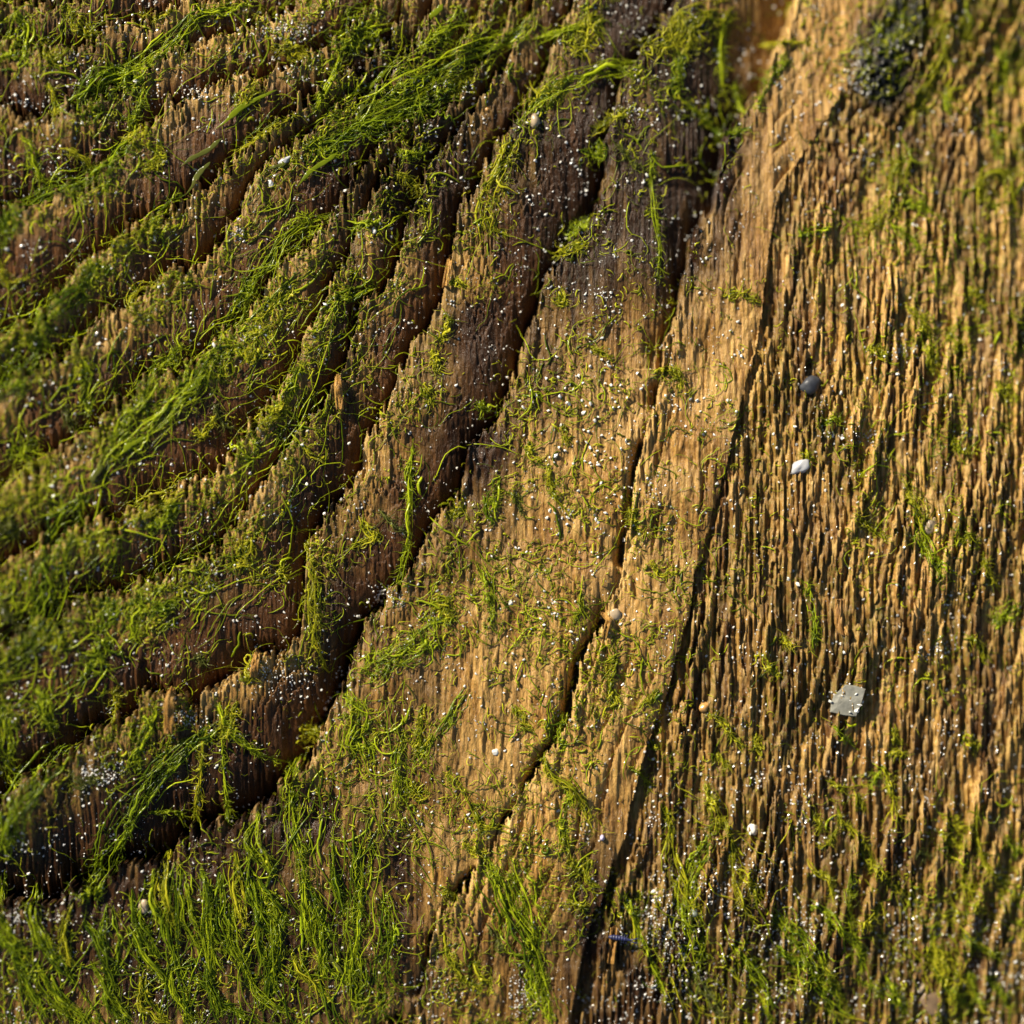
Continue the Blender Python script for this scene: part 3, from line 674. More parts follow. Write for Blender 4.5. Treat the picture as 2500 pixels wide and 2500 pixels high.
tuft(T(4, [(1690, 560), (1760, 620), (1860, 680)]), 14, 'yellow', "curved wisp beside the crack at left centre")
tuft(T(4, [(1600, 1250), (1570, 1310), (1640, 1360)]), 14, 'yellow', "small wiry knot above the upright rope")
tuft(T(4, [(1450, 1760), (1420, 1850), (1380, 1930)]), 36, 'yellow', "yellow tuft leaning on the splintered notch")
# --- centre
tuft(T(5, [(875, 750), (850, 900), (840, 960), (830, 1050)]), 20, 'mid', "vivid green streak on brown wood at the picture's centre")
strand(T(5, [(1180, 680), (1185, 800), (1230, 900), (1300, 990)]), 14, 'yellow', "bent strand on the golden terrace right of the vivid streak")
tuft(T(5, [(770, 1240), (830, 1370), (850, 1480), (855, 1610)]), 20, 'mid', "forked tuft below the vivid streak")
strand(T(5, [(410, 550), (400, 750), (410, 950), (390, 1180), (320, 1370)]), 20, 'mid', "long upright strand in the shade left of the centre")
tuft(T(5, [(1740, 190), (1850, 165), (1900, 200), (1935, 300)]), 26, 'yellow', "arched star tuft straddling the dark line above the golden terrace", lift=12)
tuft(T(5, [(440, 250), (490, 300), (510, 370)]), 16, 'yellow', "short forked tuft on a rim at upper left of centre")
tuft(T(5, [(510, 40), (515, 110), (530, 190)]), 20, 'yellow', "stubby tuft above the short forked one")
tuft(T(5, [(770, 330), (800, 360), (840, 400)]), 16, 'mid', "bright green stub in a shaded gap")
mat_(T(5, [(640, 1560), (520, 1640), (430, 1730), (280, 1800), (80, 1870)]), 62, 'mid', "loose green mat covering the ledge left of the golden terrace")
tuft(T(5, [(1545, 1770), (1520, 1850), (1510, 1930)]), 18, 'yellow', "leafy tuft on the pale strip below the tan chip")
strand(T(5, [(210, 940), (280, 1030), (370, 1090)]), 10, 'olive', "pale slanting thread over the shaded wood")
strand(T(5, [(970, 860), (1010, 930), (1040, 1000)]), 8, 'olive', "faint brownish thread by the vivid streak")
tuft(T(5, [(1060, 570), (1090, 640), (1150, 690)]), 18, 'yellow', "crooked tuft at the top of the bent strand")
tuft(T(5, [(100, 990), (150, 1080), (220, 1110), (60, 1160)]), 26, 'yellow', "wiry tuft on a rim at centre left")
tuft(T(5, [(690, 930), (640, 960), (590, 980)]), 20, 'yellow', "flat tuft lining a notch left of the vivid streak")
tuft(T(5, [(1280, 500), (1250, 480), (1290, 600)]), 14, 'yellow', "sparse tuft among white grains on the terrace")
tuft(T(5, [(1340, 1420), (1330, 1520), (1310, 1600)]), 16, 'yellow', "small tuft with grains on the lower terrace")
strand(T(5, [(1400, 30), (1480, 50), (1540, 110)]), 9, 'yellow', "bowed thread at the top of the golden terrace")
strand(T(5, [(1630, 930), (1660, 1050), (1700, 1090)]), 10, 'yellow', "thread beside the dark line in mid terrace")
tuft(T(5, [(1760, 1240), (1810, 1320), (1900, 1310)]), 12, 'yellow', "little T shaped tuft on the golden band")
tuft(T(5, [(540, 1540), (560, 1480), (620, 1590)]), 26, 'yellow', "pale tuft topping the loose green mat")
# --- middle right
mat_(T(6, [(1240, 740), (1310, 870), (1360, 990), (1440, 1070)]), 18, 'yellow', "slim rope pointing at the pale flake in the ridged field")
tuft(T(6, [(1290, 960), (1340, 1080), (1400, 1240), (1500, 1390)]), 34, 'mid', "tangled tuft below the pale flake in the ridged field")
strand(T(6, [(980, 970), (1060, 1060), (1190, 1140)]), 11, 'yellow', "crooked thread left of the tangled tuft")
tuft(T(6, [(1690, 1150), (1640, 1100), (1560, 1150)]), 24, 'yellow', "small bushy tuft right of the pale flake")
strand(T(6, [(1730, 1190), (1760, 1320), (1810, 1390)]), 13, 'yellow', "slanting strand under the small bushy tuft")
tuft(T(6, [(1400, -20), (1440, 80), (1430, 180)]), 30, 'yellow', "yellow tuft right of the dark pit in the ridges")
tuft(T(6, [(1060, 30), (1130, 60), (1180, 70)]), 20, 'yellow', "bright tuft left of the dark pit in the ridges")
tuft(T(6, [(1800, 220), (1860, 290), (1935, 310)]), 28, 'yellow', "bright tuft with white grains at the right edge")
strand(T(6, [(1520, 510), (1570, 600), (1640, 650)]), 8, 'yellow', "fork of two thin threads near the right edge")
mat_(T(6, [(640, 1330), (710, 1390), (740, 1510), (760, 1640), (740, 1760)]), 14, 'mid', "curving rope above the square grey stone")
tuft(T(6, [(1935, 1480), (1840, 1540), (1800, 1620)]), 30, 'mid', "dark green tuft at the right edge below mid height")
tuft(T(6, [(430, 1760), (480, 1830), (550, 1890)]), 20, 'yellow', "leaning tuft with white grains between ridges")
strand(T(6, [(570, 1660), (590, 1720), (650, 1755)]), 10, 'yellow', "pair of bowed threads on a brown ridge")
tuft(T(6, [(1640, 1680), (1700, 1740), (1780, 1810)]), 14, 'yellow', "yellow wisp above the pale broken fibres")
tuft(T(6, [(670, 640), (720, 670), (760, 690)]), 12, 'yellow', "tiny tuft hugging the white pebble")
strand(T(6, [(780, 480), (860, 440), (910, 440)]), 8, 'mid', "short level thread above the white pebble")
# --- lower left
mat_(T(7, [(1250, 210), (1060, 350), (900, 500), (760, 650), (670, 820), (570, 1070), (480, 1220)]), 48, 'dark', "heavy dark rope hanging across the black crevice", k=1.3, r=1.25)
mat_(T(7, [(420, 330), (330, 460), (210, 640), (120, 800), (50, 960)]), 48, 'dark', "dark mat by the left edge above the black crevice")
tuft(T(7, [(400, 480), (450, 550), (580, 540)]), 18, 'olive', "pale curl cupping the white sand pocket")
strand(T(7, [(1220, 60), (1260, 220), (1340, 330), (1500, 430), (1680, 480)]), 14, 'mid', "long thread crossing the black crevice to the right")
strand(T(7, [(1255, 250), (1265, 450), (1275, 600), (1280, 800)]), 9, 'mid', "plumb thread hanging into the black crevice")
strand(T(7, [(1180, 240), (1150, 400), (1130, 620), (1100, 800)]), 16, 'yellow', "brownish hanging threads left of the plumb thread")
mat_(T(7, [(1700, 400), (1640, 600), (1640, 800), (1690, 1000), (1740, 1160)]), 38, 'mid', "green curtain at the right end of the black crevice")
tuft(T(7, [(900, 100), (860, 230), (780, 380), (740, 500)]), 40, 'mid', "tuft left of the pale upright splinter")
tuft(T(7, [(1340, 100), (1300, 260), (1240, 330)]), 34, 'yellow', "tuft tumbling right of the white sand pocket")
tuft(T(7, [(230, 0), (270, 130), (330, 300)]), 40, 'mid', "green tuft in the upper part of the lower left corner area")
tuft(T(7, [(60, 100), (30, 300), (60, 500), (110, 580)]), 44, 'mid', "hanging tuft on the left edge level with the splinter")
strand(T(7, [(640, 20), (660, 120), (640, 240)]), 14, 'yellow', "thin tuft below the large smooth brown slab")
tuft(T(7, [(1700, 260), (1740, 330), (1800, 300)]), 26, 'yellow', "wiry tuft above the green curtain")
strand(T(7, [(830, 740), (930, 740), (1030, 760)]), 8, 'mid', "taut level thread across the black crevice")
tuft(T(7, [(480, 1200), (520, 1150), (600, 1170)]), 34, 'mid', "green foot of the heavy dark rope")
k = 0
FAN = [(40, 1050, 170, 1520), (-20, 1350, 190, 1640), (210, 1130, 330, 1560), (230, 1440, 420, 1690), (200, 1560, 400, 1880), (430, 1230, 420, 1600), (470, 1330, 640, 1760), (520, 1560, 740, 1900), (620, 1230, 640, 1640), (730, 1370, 960, 1720),
       (760, 1150, 900, 1560), (880, 1040, 960, 1420), (950, 960, 1010, 1420), (1000, 1000, 1010, 1650), (1050, 1060, 1180, 1560), (1130, 1020, 1200, 1480), (1180, 1100, 1200, 1700), (1250, 1060, 1290, 1540), (1300, 1240, 1420, 1700), (1330, 950, 1380, 1400),
       (1400, 1050, 1560, 1500), (1440, 1100, 1640, 1380), (1480, 1220, 1560, 1760), (1540, 1250, 1530, 1760), (1620, 1250, 1500, 1830), (1700, 1050, 1760, 1500), (1640, 1500, 1860, 1800), (1720, 1100, 1880, 1470), (1800, 1200, 1840, 1700), (1870, 900, 1935, 1330), (1870, 1480, 1940, 1700), (1180, 1500, 1250, 1900), (960, 1560, 1100, 1930), (820, 1640, 960, 1930), (640, 1660, 720, 1930), (300, 1640, 520, 1930), (60, 1420, 280, 1880), (1350, 1560, 1620, 1900), (1080, 1660, 1380, 1930), (1480, 700, 1540, 1080)]
FL = ["nearest the left edge", "flattened against the left edge", "above the bare brown wood", "with a pale kink", "bordering the brown lower left corner", "hanging straight beside the corner", "between two pale kinks", "low beside the corner", "below the pale round chip", "with three pale flecks",
      "starting at the pale round chip", "hanging off the ragged rim", "left of the straight pair", "longest of the straight ones", "just right of the longest straight one", "starting high on the rim", "dropping straight from the rim", "in the thick of the fan", "crossing its neighbours", "hooked over the rim",
      "leaning hard to the right", "curving over the rim's pale fibres", "with a white fleck midway", "standing plumb in the fan", "leaning left against the rest", "under the green curtain", "ending near a pale ribbon tip", "slanting off the curtain", "upright beyond the curtain", "reaching the golden wood",
      "thick and pale at the fan's right border", "in deepest green low down", "touching the bottom edge at a dark gap", "ending at the bottom edge below the flecks", "short at the bottom edge", "slanting into the bottom edge", "curving round the brown corner", "sweeping right over dark wood", "lowest and most slanting", "short above the fan"]
for (x0, y0, x1, y1), fl in zip(FAN, FL):
    mx_, my_ = (x0 + x1) / 2 + rng.normal(0, 25) - 30, (y0 + y1) / 2
    c_ = ['mid', 'dark', 'mid', 'dark', 'mid', 'yellow', 'dark'][k % 7]; k += 1
    bundle("alga_filament", T(7, [(x0, y0), (mx_, my_), (x1, y1)]), 30, 30, c_, "long lower left alga filament lock " + fl, "alga filament", "long alga filaments hanging at lower left", curl=.45, r=1.0, lift=9, flare=.7, short=1.25, hairs=1.0)
blade(T(7, [(1860, 1540), (1890, 1600), (1960, 1700)]), 20, 'olive', "pale wide ribbon at the right border of the long filaments")
# --- lower middle
mat_(T(8, [(810, 980), (860, 1110), (940, 1280), (1020, 1450), (1090, 1610), (1150, 1780), (1200, 1940)]), 62, 'mid', "largest grass like tuft at the bottom centre, tip pointing up left", k=1.5, r=1.25, flare=.6)
tuft(T(8, [(960, 990), (1040, 1180), (1110, 1380), (1150, 1560)]), 36, 'mid', "right companion of the largest bottom tuft")
mat_(T(8, [(130, 880), (120, 1100), (90, 1350), (60, 1600), (100, 1900)]), 60, 'mid', "upright green mass at the right end of the long filaments", k=1.1)
mat_(T(8, [(260, 1200), (300, 1450), (260, 1700), (230, 1930)]), 40, 'dark', "dark threads right of the upright green mass")
strand(T(8, [(970, 130), (1020, 250), (1095, 305)]), 13, 'yellow', "short bent strand above the crack at lower centre")
tuft(T(8, [(560, 510), (680, 600), (740, 720), (800, 830), (960, 822)]), 17, 'yellow', "zigzag strand on the golden wood ending in a level thread")
mat_(T(8, [(1140, 400), (1160, 540), (1290, 640), (1370, 740), (1440, 860)]), 30, 'yellow', "yellow rope slanting down the golden wood right of the crack")
tuft(T(8, [(1260, 170), (1215, 280), (1250, 400)]), 22, 'mid', "green tuft spilling over the crack's rim")
tuft(T(8, [(1500, -10), (1520, 70), (1550, 160)]), 16, 'yellow', "leafy tip on the golden strip near centre")
strand(T(8, [(1800, 40), (1740, 100), (1670, 140)]), 12, 'yellow', "wispy thread on the golden band by the long shadow")
strand(T(8, [(1620, 470), (1700, 530), (1765, 615)]), 9, 'yellow', "thread crossing the long shadow line")
strand(T(8, [(580, 1420), (610, 1560), (690, 1690), (795, 1765)]), 14, 'yellow', "curved strand left of the largest bottom tuft")
strand(T(8, [(1595, 1190), (1640, 1330), (1710, 1500), (1770, 1650), (1840, 1810)]), 13, 'mid', "long clean strand beside the blue insect")
mat_(T(8, [(1830, 680), (1870, 830), (1860, 1000), (1935, 1190), (2000, 1330)]), 22, 'yellow', "limp rope above the grey sand patch")
strand(T(8, [(570, 1170), (610, 1210), (660, 1240)]), 9, 'yellow', "short thread over the dark notch")
tuft(T(8, [(1200, 780), (1260, 930), (1290, 1060), (1390, 1060)]), 26, 'yellow', "sprawling yellow threads on the lower golden wood")
tuft(T(8, [(1290, 600), (1240, 800), (1280, 960)]), 24, 'mid', "green threads right of the yellow rope")
strand(T(8, [(1280, 1240), (1340, 1270), (1390, 1290)]), 12, 'yellow', "level thread right of the largest bottom tuft")
tuft(T(8, [(390, 550), (430, 640), (480, 660)]), 18, 'yellow', "pale pointed tuft among the terrace threads")
tuft(T(8, [(700, 900), (740, 960), (810, 975)]), 14, 'yellow', "small curl at the tip of the largest bottom tuft")
tuft(T(8, [(720, 30), (660, 120), (620, 200), (420, 470)]), 20, 'mid', "long slanting threads on the terrace's left border")
tuft(T(8, [(340, 320), (310, 450), (320, 700), (360, 830)]), 30, 'mid', "hanging green threads left of the terrace")
tuft(T(8, [(1390, 1000), (1370, 1120), (1440, 1230)]), 20, 'yellow', "yellow threads close to the long shadow")
tuft(T(8, [(750, 1600), (800, 1680), (850, 1730)]), 14, 'yellow', "small forked tuft left of the white streaked tuft base")
strand(T(8, [(810, 1380), (870, 1440), (900, 1530)]), 11, 'olive', "pale thread at the left flank of the largest bottom tuft")
tuft(T(8, [(30, 0), (120, 180), (60, 330), (180, 400)]), 46, 'mid', "green tuft under the loose green mat")
tuft(T(8, [(480, 120), (460, 260), (430, 420)]), 30, 'yellow', "sparse hanging tuft at the terrace's dark border")
# --- lower right
mat_(T(9, [(130, 570), (180, 720), (200, 860)]), 24, 'yellow', "flat leafy tuft on the dark ridges, tip up")
strand(T(9, [(190, 740), (270, 830), (300, 1000), (310, 1170), (370, 1320), (440, 1400)]), 15, 'yellow', "long strand continuing down from the flat leafy tuft")
mat_(T(9, [(180, 880), (70, 1030), (20, 1150), (40, 1340), (90, 1500), (120, 1720)]), 40, 'mid', "wide rope between the insect and the lower ridges")
strand(T(9, [(310, 1060), (400, 1150), (430, 1260)]), 13, 'yellow', "side branch over the grey sand patches")
mat_(T(9, [(290, 1490), (370, 1620), (460, 1740), (490, 1880), (540, 1950)]), 17, 'mid', "slim rope to the bottom edge right of the wide rope")
mat_(T(9, [(730, 1255), (860, 1330), (950, 1430), (1030, 1520), (1060, 1640), (1085, 1710)]), 28, 'mid', "branched tuft in the middle of the lower right")
strand(T(9, [(1150, 1250), (1070, 1360), (1000, 1440)]), 12, 'yellow', "upper arm of the branched tuft")
strand(T(9, [(970, 1060), (950, 1240), (965, 1400)]), 12, 'mid', "plumb arm of the branched tuft")
mat_(T(9, [(510, 1270), (580, 1370), (680, 1460), (740, 1580), (800, 1740), (900, 1870), (950, 1950)]), 40, 'mid', "biggest rope of the lower right reaching the bottom edge", k=1.3)
strand(T(9, [(760, 1560), (860, 1680), (930, 1850)]), 20, 'yellow', "parallel strand hugging the biggest lower right rope")
strand(T(9, [(550, 1500), (640, 1580), (730, 1620)]), 20, 'dark', "dark side tuft left of the biggest lower right rope")
strand(T(9, [(880, 690), (890, 810), (990, 870), (1080, 970)]), 18, 'yellow', "forked strand on the upper lower right ridges")
mat_(T(9, [(1000, 960), (1080, 1020), (1140, 1090), (1190, 1170), (1280, 1235)]), 18, 'yellow', "yellow rope ending on the orange ridge")
strand(T(9, [(890, 820), (860, 900), (800, 960)]), 9, 'yellow', "left prong of the forked strand")
mat_(T(9, [(1140, 470), (1190, 600), (1205, 700), (1195, 860)]), 13, 'yellow', "slim upright strand on the ridges below the square stone")
strand(T(9, [(1150, 480), (1110, 540), (1080, 620)]), 10, 'mid', "left leg of the slim upright strand")
strand(T(9, [(1600, 1400), (1680, 1490), (1790, 1560), (1860, 1590)]), 13, 'mid', "strand passing over the white sand heap")
mat_(T(9, [(1440, 1480), (1530, 1610), (1590, 1750), (1670, 1890)]), 38, 'yellow', "brightest fan tuft near the lower right corner", k=1.3, r=1.25)
strand(T(9, [(1480, 1690), (1560, 1760), (1640, 1860)]), 18, 'mid', "left skirt of the brightest fan tuft")
strand(T(9, [(1670, 1660), (1690, 1780), (1750, 1900)]), 18, 'mid', "right skirt of the brightest fan tuft")
tuft(T(9, [(1600, 1080), (1650, 1180), (1700, 1290), (1740, 1390)]), 22, 'yellow', "feathered strand below the right hand ridges")
strand(T(9, [(1690, 690), (1690, 900), (1740, 1060), (1850, 1160), (1920, 1225)]), 12, 'yellow', "longest thin strand at the lower right edge")
tuft(T(9, [(1500, 760), (1550, 820), (1660, 850)]), 18, 'yellow', "pale feathery tuft on the right hand ridges")
tuft(T(9, [(1480, 870), (1550, 910), (1630, 960)]), 14, 'yellow', "small tuft under the pale feathery one")
strand(T(9, [(720, 1010), (780, 1110), (840, 1130), (870, 1290)]), 12, 'yellow', "crooked strand left of the plumb arm")
strand(T(9, [(970, 1700), (1080, 1750), (1210, 1830), (1300, 1890)]), 13, 'mid', "low strand running right from the biggest rope")
strand(T(9, [(1170, 1690), (1220, 1760), (1320, 1940)]), 14, 'mid', "steep strand to the bottom edge beside the brown chip")
strand(T(9, [(70, 1660), (170, 1780), (260, 1940)]), 14, 'olive', "pale strand at the bottom edge below the wide rope")
strand(T(9, [(740, 750), (780, 810), (800, 890)]), 9, 'yellow', "short thread beside a grey sand patch")
strand(T(9, [(1740, 1690), (1840, 1790), (1900, 1910)]), 14, 'mid', "strand in the lower right corner")
tuft(T(9, [(430, 300), (430, 360), (450, 410)]), 14, 'yellow', "little upright tuft below the amber bead")
strand(T(9, [(190, 390), (230, 440), (290, 490)]), 9, 'yellow', "thread lying left of the little upright tuft")
tuft(T(9, [(1600, 330), (1650, 350), (1720, 390)]), 15, 'yellow', "bright stub in a notch of the right hand ridges")
tuft(T(9, [(850, 590), (900, 600), (940, 610)]), 12, 'yellow', "level stub on the ridges below the square stone")
tuft(T(9, [(1000, 640), (1010, 690), (1050, 740)]), 14, 'yellow', "bright stub right of the level one")
strand(T(9, [(870, 250), (930, 310), (1000, 380)]), 11, 'mid', "thread trailing from under the square stone")
strand(T(9, [(150, 190), (220, 230), (270, 320), (360, 365)]), 10, 'yellow', "thread trailing from the amber bead")
tuft(T(9, [(1860, 890), (1900, 940), (1950, 1010)]), 16, 'mid', "tuft cut by the right edge low down")
tuft(T(9, [(1180, 430), (1230, 400), (1290, 440)]), 16, 'yellow', "tangle above the orange ridge")
tuft(T(9, [(1210, 250), (1220, 310), (1250, 370)]), 14, 'yellow', "yellow smear on the ridge right of the square stone")
strand(T(9, [(1340, 960), (1400, 1000), (1450, 1000)]), 7, 'olive', "hair curl on the orange ridge")
# --- fine filaments nobody could count: one object
def fuzz(N, name, mat, label, lmin, lmax, r, seed, power=1.0, kap=0.3, heading=None, where=None, K=8):
    g = np.random.default_rng(seed)
    x = g.uniform(-170, 2670, N * 9); y = g.uniform(-170, 2670, N * 9)
    clump = vn(x / 50, y / 50, 26) * .6 + vn(x / 140, y / 140, 27) * .5
    if where is None:
        keep = g.random(N * 9) < density(x, y) ** power * np.clip((clump - .40) * 2.8, 0.05, 1) * (1 - .85 * samp(red, x, y)) * (1 - .75 * np.clip((y - 1650) / 250, 0, 1) * np.clip((1150 - x) / 200, 0, 1))
    else:
        keep = g.random(N * 9) < where(x, y) * np.clip((clump - .3) * 2.4, 0.1, 1)
    x, y = x[keep][:N], y[keep][:N]; n = len(x)
    if heading is None:
        th = g.normal(0, 1.1, n) + np.where(g.random(n) < .5, -math.pi / 2, math.pi / 2) + 0.5
    else:
        th = g.normal(heading, .3, n)
    th = th[:, None] + g.normal(0, kap, (n, 1)) * np.arange(K)[None] * 8 / K + np.cumsum(g.normal(0, .28 * 8 / K, (n, K)), 1)
    step = (lmin + (lmax - lmin) * g.random(n) ** 2) / K
    X = x[:, None] + np.cumsum(np.cos(th), 1) * step[:, None]; Y = y[:, None] + np.cumsum(np.sin(th), 1) * step[:, None]
    u = np.linspace(0, 1, K)[None]
    Z = drape(X, Y, .4 if heading is None else .8) + .6 + g.random((n, 1)) * 5 * np.sin(u * math.pi * g.uniform(.6, 1.4, (n, 1))) + g.random((n, 1)) * 3
    R = S * r * np.exp(g.normal(0, .45, (n, 1))) * np.clip(np.minimum(u * 5 + .5, (1 - u) * 4 + .3), 0, 1)
    v, f = tubes(world_pts(X, Y, Z), R, 3)
    tag(obj(name, v, f, M[mat], tone=np.repeat(g.random(n), K * 3)), label, "algae", None, "stuff")
fuzz(24000, "alga_fuzz", 'fuzz', "short curly yellow green alga fuzz scattered over all the wood", 8, 40, .85, 11, 1.2)
fuzz(6000, "alga_threads", 'mid', "fine green alga threads woven between the larger tufts", 40, 150, .95, 12, 1.8, .3)
fuzz(1000, "hanging_alga_threads", 'dark', "long thin alga threads hanging over the lower left wood", 90, 330, 1.15, 13, heading=1.42, kap=.03, K=14,
     where=lambda x, y: np.clip((y - 10 - np.interp(x, [0, 260, 650, 700, 800, 870], [2210, 2140, 1960, 1880, 1750, 1600])) / 60, 0, 1) * np.clip((1050 - x) / 260, 0, 1))
fuzz(1300, "sloping_alga_threads", 'mid', "fine alga threads lying along the sloping ledges on the left", 50, 230, .95, 15, heading=-.95, kap=.05, K=12,
     where=lambda x, y: density(x, y) ** 1.6 * np.clip((1150 - x) / 400, 0, 1) * np.clip((1900 - y - .3 * x) / 250, 0, 1))
fuzz(420, "leaning_alga_threads", 'yellow', "thin alga threads leaning over the lower right ridges", 60, 220, 1.1, 14, heading=.95, kap=.05, K=12,
     where=lambda x, y: np.clip((y - 1850) / 300, 0, 1) * np.clip((x - 1450) / 200, 0, 1))

# --- grains and stones
import bmesh
def ico(sub):
    bm = bmesh.new(); bmesh.ops.create_icosphere(bm, subdivisions=sub, radius=1)
    v = np.array([p.co[:] for p in bm.verts]); f = np.array([[q.index for q in t.verts] for t in bm.faces]); bm.free()
    return v, f
IV, IF = ico(1)
IV2, IF2 = ico(3)

def grain_mesh(g, v0=IV):
    d = v0 * (1 + 0.26 * g.normal(0, 1, (len(v0), 1))) * g.uniform(.5, 1.4, 3)
    a = g.uniform(0, 6.28); c, s = math.cos(a), math.sin(a)
    return d @ np.array([[c, -s, 0], [s, c, 0], [0, 0, 1]]).T

SAND = [  # x, y, rx, ry, count : drifts of loose sand
    *[(*Q(3, [p[:2]])[0], *p[2:]) for p in [(600, 1500, 40, 70, 330), (740, 1420, 30, 34, 150), (930, 1390, 34, 34, 150), (520, 1570, 30, 40, 170), (640, 1660, 18, 26, 80), (1100, 1090, 18, 36, 110), (540, 1170, 12, 22, 50),
        (1100, 1600, 46, 40, 200), (1790, 1600, 26, 22, 150), (1480, 1640, 26, 50, 130), (1890, 1800, 36, 44, 180), (1000, 1890, 44, 36, 200), (1640, 1560, 30, 26, 80), (560, 1850, 60, 50, 170), (300, 1890, 40, 40, 90),
        (45, 1830, 14, 46, 170), (1470, 1860, 30, 26, 70), (880, 1640, 60, 50, 110), (1660, 830, 26, 20, 40), (940, 560, 18, 18, 30), (580, 740, 16, 22, 40), (930, 1010, 10, 14, 40), (1690, 430, 10, 30, 40), (1620, 520, 20, 16, 60)]],
    *[(*Q(2, [p[:2]])[0], *p[2:]) for p in [(1050, 610, 34, 22, 170), (385, 975, 30, 16, 190), (705, 770, 22, 12, 110), (100, 1490, 44, 30, 110), (210, 1545, 30, 20, 60), (1650, 1800, 36, 30, 110), (720, 1780, 26, 22, 70), (430, 750, 10, 8, 30), (370, 1570, 10, 10, 30), (80, 1520, 10, 8, 30),
        (20, 1150, 20, 50, 70), (1480, 320, 26, 14, 80), (1440, 300, 14, 10, 40), (1630, 400, 16, 10, 50), (510, 40, 14, 10, 40)]],
    *[(*Q(0, [p[:2]])[0], *p[2:]) for p in [(1085, 100, 36, 16, 230), (1100, 200, 26, 30, 120), (735, 345, 22, 12, 110), (350, 120, 16, 8, 60), (1740, 305, 18, 14, 90), (240, 665, 12, 9, 30), (890, 885, 18, 12, 80), (1400, 220, 30, 50, 70), (100, 400, 40, 8, 60), (330, 260, 26, 26, 60), (1580, 300, 26, 14, 50), (430, 85, 30, 8, 60), (1590, 480, 14, 10, 40)]],
    *[(*Q(1, [p[:2]])[0], *p[2:]) for p in [(1320, 250, 22, 22, 130), (1380, 180, 22, 16, 90), (1460, 130, 22, 14, 60), (1350, 300, 26, 14, 80), (1490, 1320, 18, 16, 90), (1190, 1640, 14, 12, 40), (1330, 1650, 26, 20, 70), (1340, 570, 22, 12, 50), (335, 1110, 14, 8, 40), (450, 410, 14, 12, 50), (1860, 1370, 14, 14, 40), (700, 60, 14, 20, 40)]],
]
g = np.random.default_rng(21)
px, py, pr = [], [], []
for (x, y, rx, ry, n) in SAND:
    n = int(n * .7); px.append(x + g.normal(0, rx * 1.15, n)); py.append(y + g.normal(0, ry, n)); pr.append(g.uniform(.9, 2.6, n))
# loose specks everywhere, thicker to the lower right
n = 19000
x = g.uniform(-150, 2650, n * 6); y = g.uniform(-150, 2650, n * 6)
keep = g.random(n * 6) < (.1 + 1.3 * vn(x / 34, y / 34, 57) ** 3) * (.28 + .25 * np.clip((1100 - x) / 900, 0, 1) + .35 * vn(x / 200, y / 200, 28) + .45 * np.clip((y - 1750) / 700, 0, 1) * np.clip((x - 1300) / 400, 0, 1))
px.append(x[keep][:n]); py.append(y[keep][:n]); pr.append((.7 + 2.9 * g.random(keep.sum()) ** 3)[:n])
px, py, pr = map(np.concatenate, (px, py, pr))
shapes = [grain_mesh(g) for _ in range(12)]
def scatter(name, sel, mat, label):
    vs, fs, b = [], [], 0
    z = drape(px[sel], py[sel], .35)
    W = world_pts(px[sel], py[sel], z)
    for i, (w, r) in enumerate(zip(W, pr[sel])):
        vs.append(shapes[i % 12] * (r * S) + w + (0, 0, r * S * .45)); fs.append(IF + b); b += len(IV)
    tag(obj(name, np.concatenate(vs), np.concatenate(fs), M[mat], None, False), label, "sand", None, "stuff")
wh = g.random(len(px)) < .6
scatter("white_sand", np.where(wh)[0], 'quartz', "fine white sand specks dusted over the wood and the algae")
scatter("dark_sand", np.where(~wh)[0], 'sand', "fine grey and brown sand drifted in the hollows")

def stone(name, pos, rx, ry, rz, mat, label, cat="pebble", group=None, sub=3, rough=.2, sink=1.0, seed=0):
    g = np.random.default_rng(seed + int(pos[0] * 3 + pos[1]))
    v0, f0 = (IV2, IF2) if sub == 3 else (IV, IF)
    d = v0.copy()
    for f_, a_ in ((1.3, rough), (2.6, rough * .6), (5.5, rough * .25)):
        ph = g.uniform(0, 6, 3); k_ = g.normal(0, 1, (3, 3)) * f_
        d *= 1 + a_ * np.sin(v0 @ k_ + ph).mean(1, keepdims=True) * 1.7
    v = d * np.array([rx, ry, rz]) * S
    z = float(np.mean(drape(pos[0] + np.array([0, -rx, rx, 0, 0]) * .6, pos[1] + np.array([0, 0, 0, -ry, ry]) * .6, .5)))
    o = obj(name, v, f0, M[mat], None, sub == 3)
    o.location = world_pts(pos[0], pos[1], z + rz * (1 - sink))
    o.rotation_euler = (g.normal(0, .15), g.normal(0, .15), g.uniform(0, 3))
    return tag(o, label, cat, group)

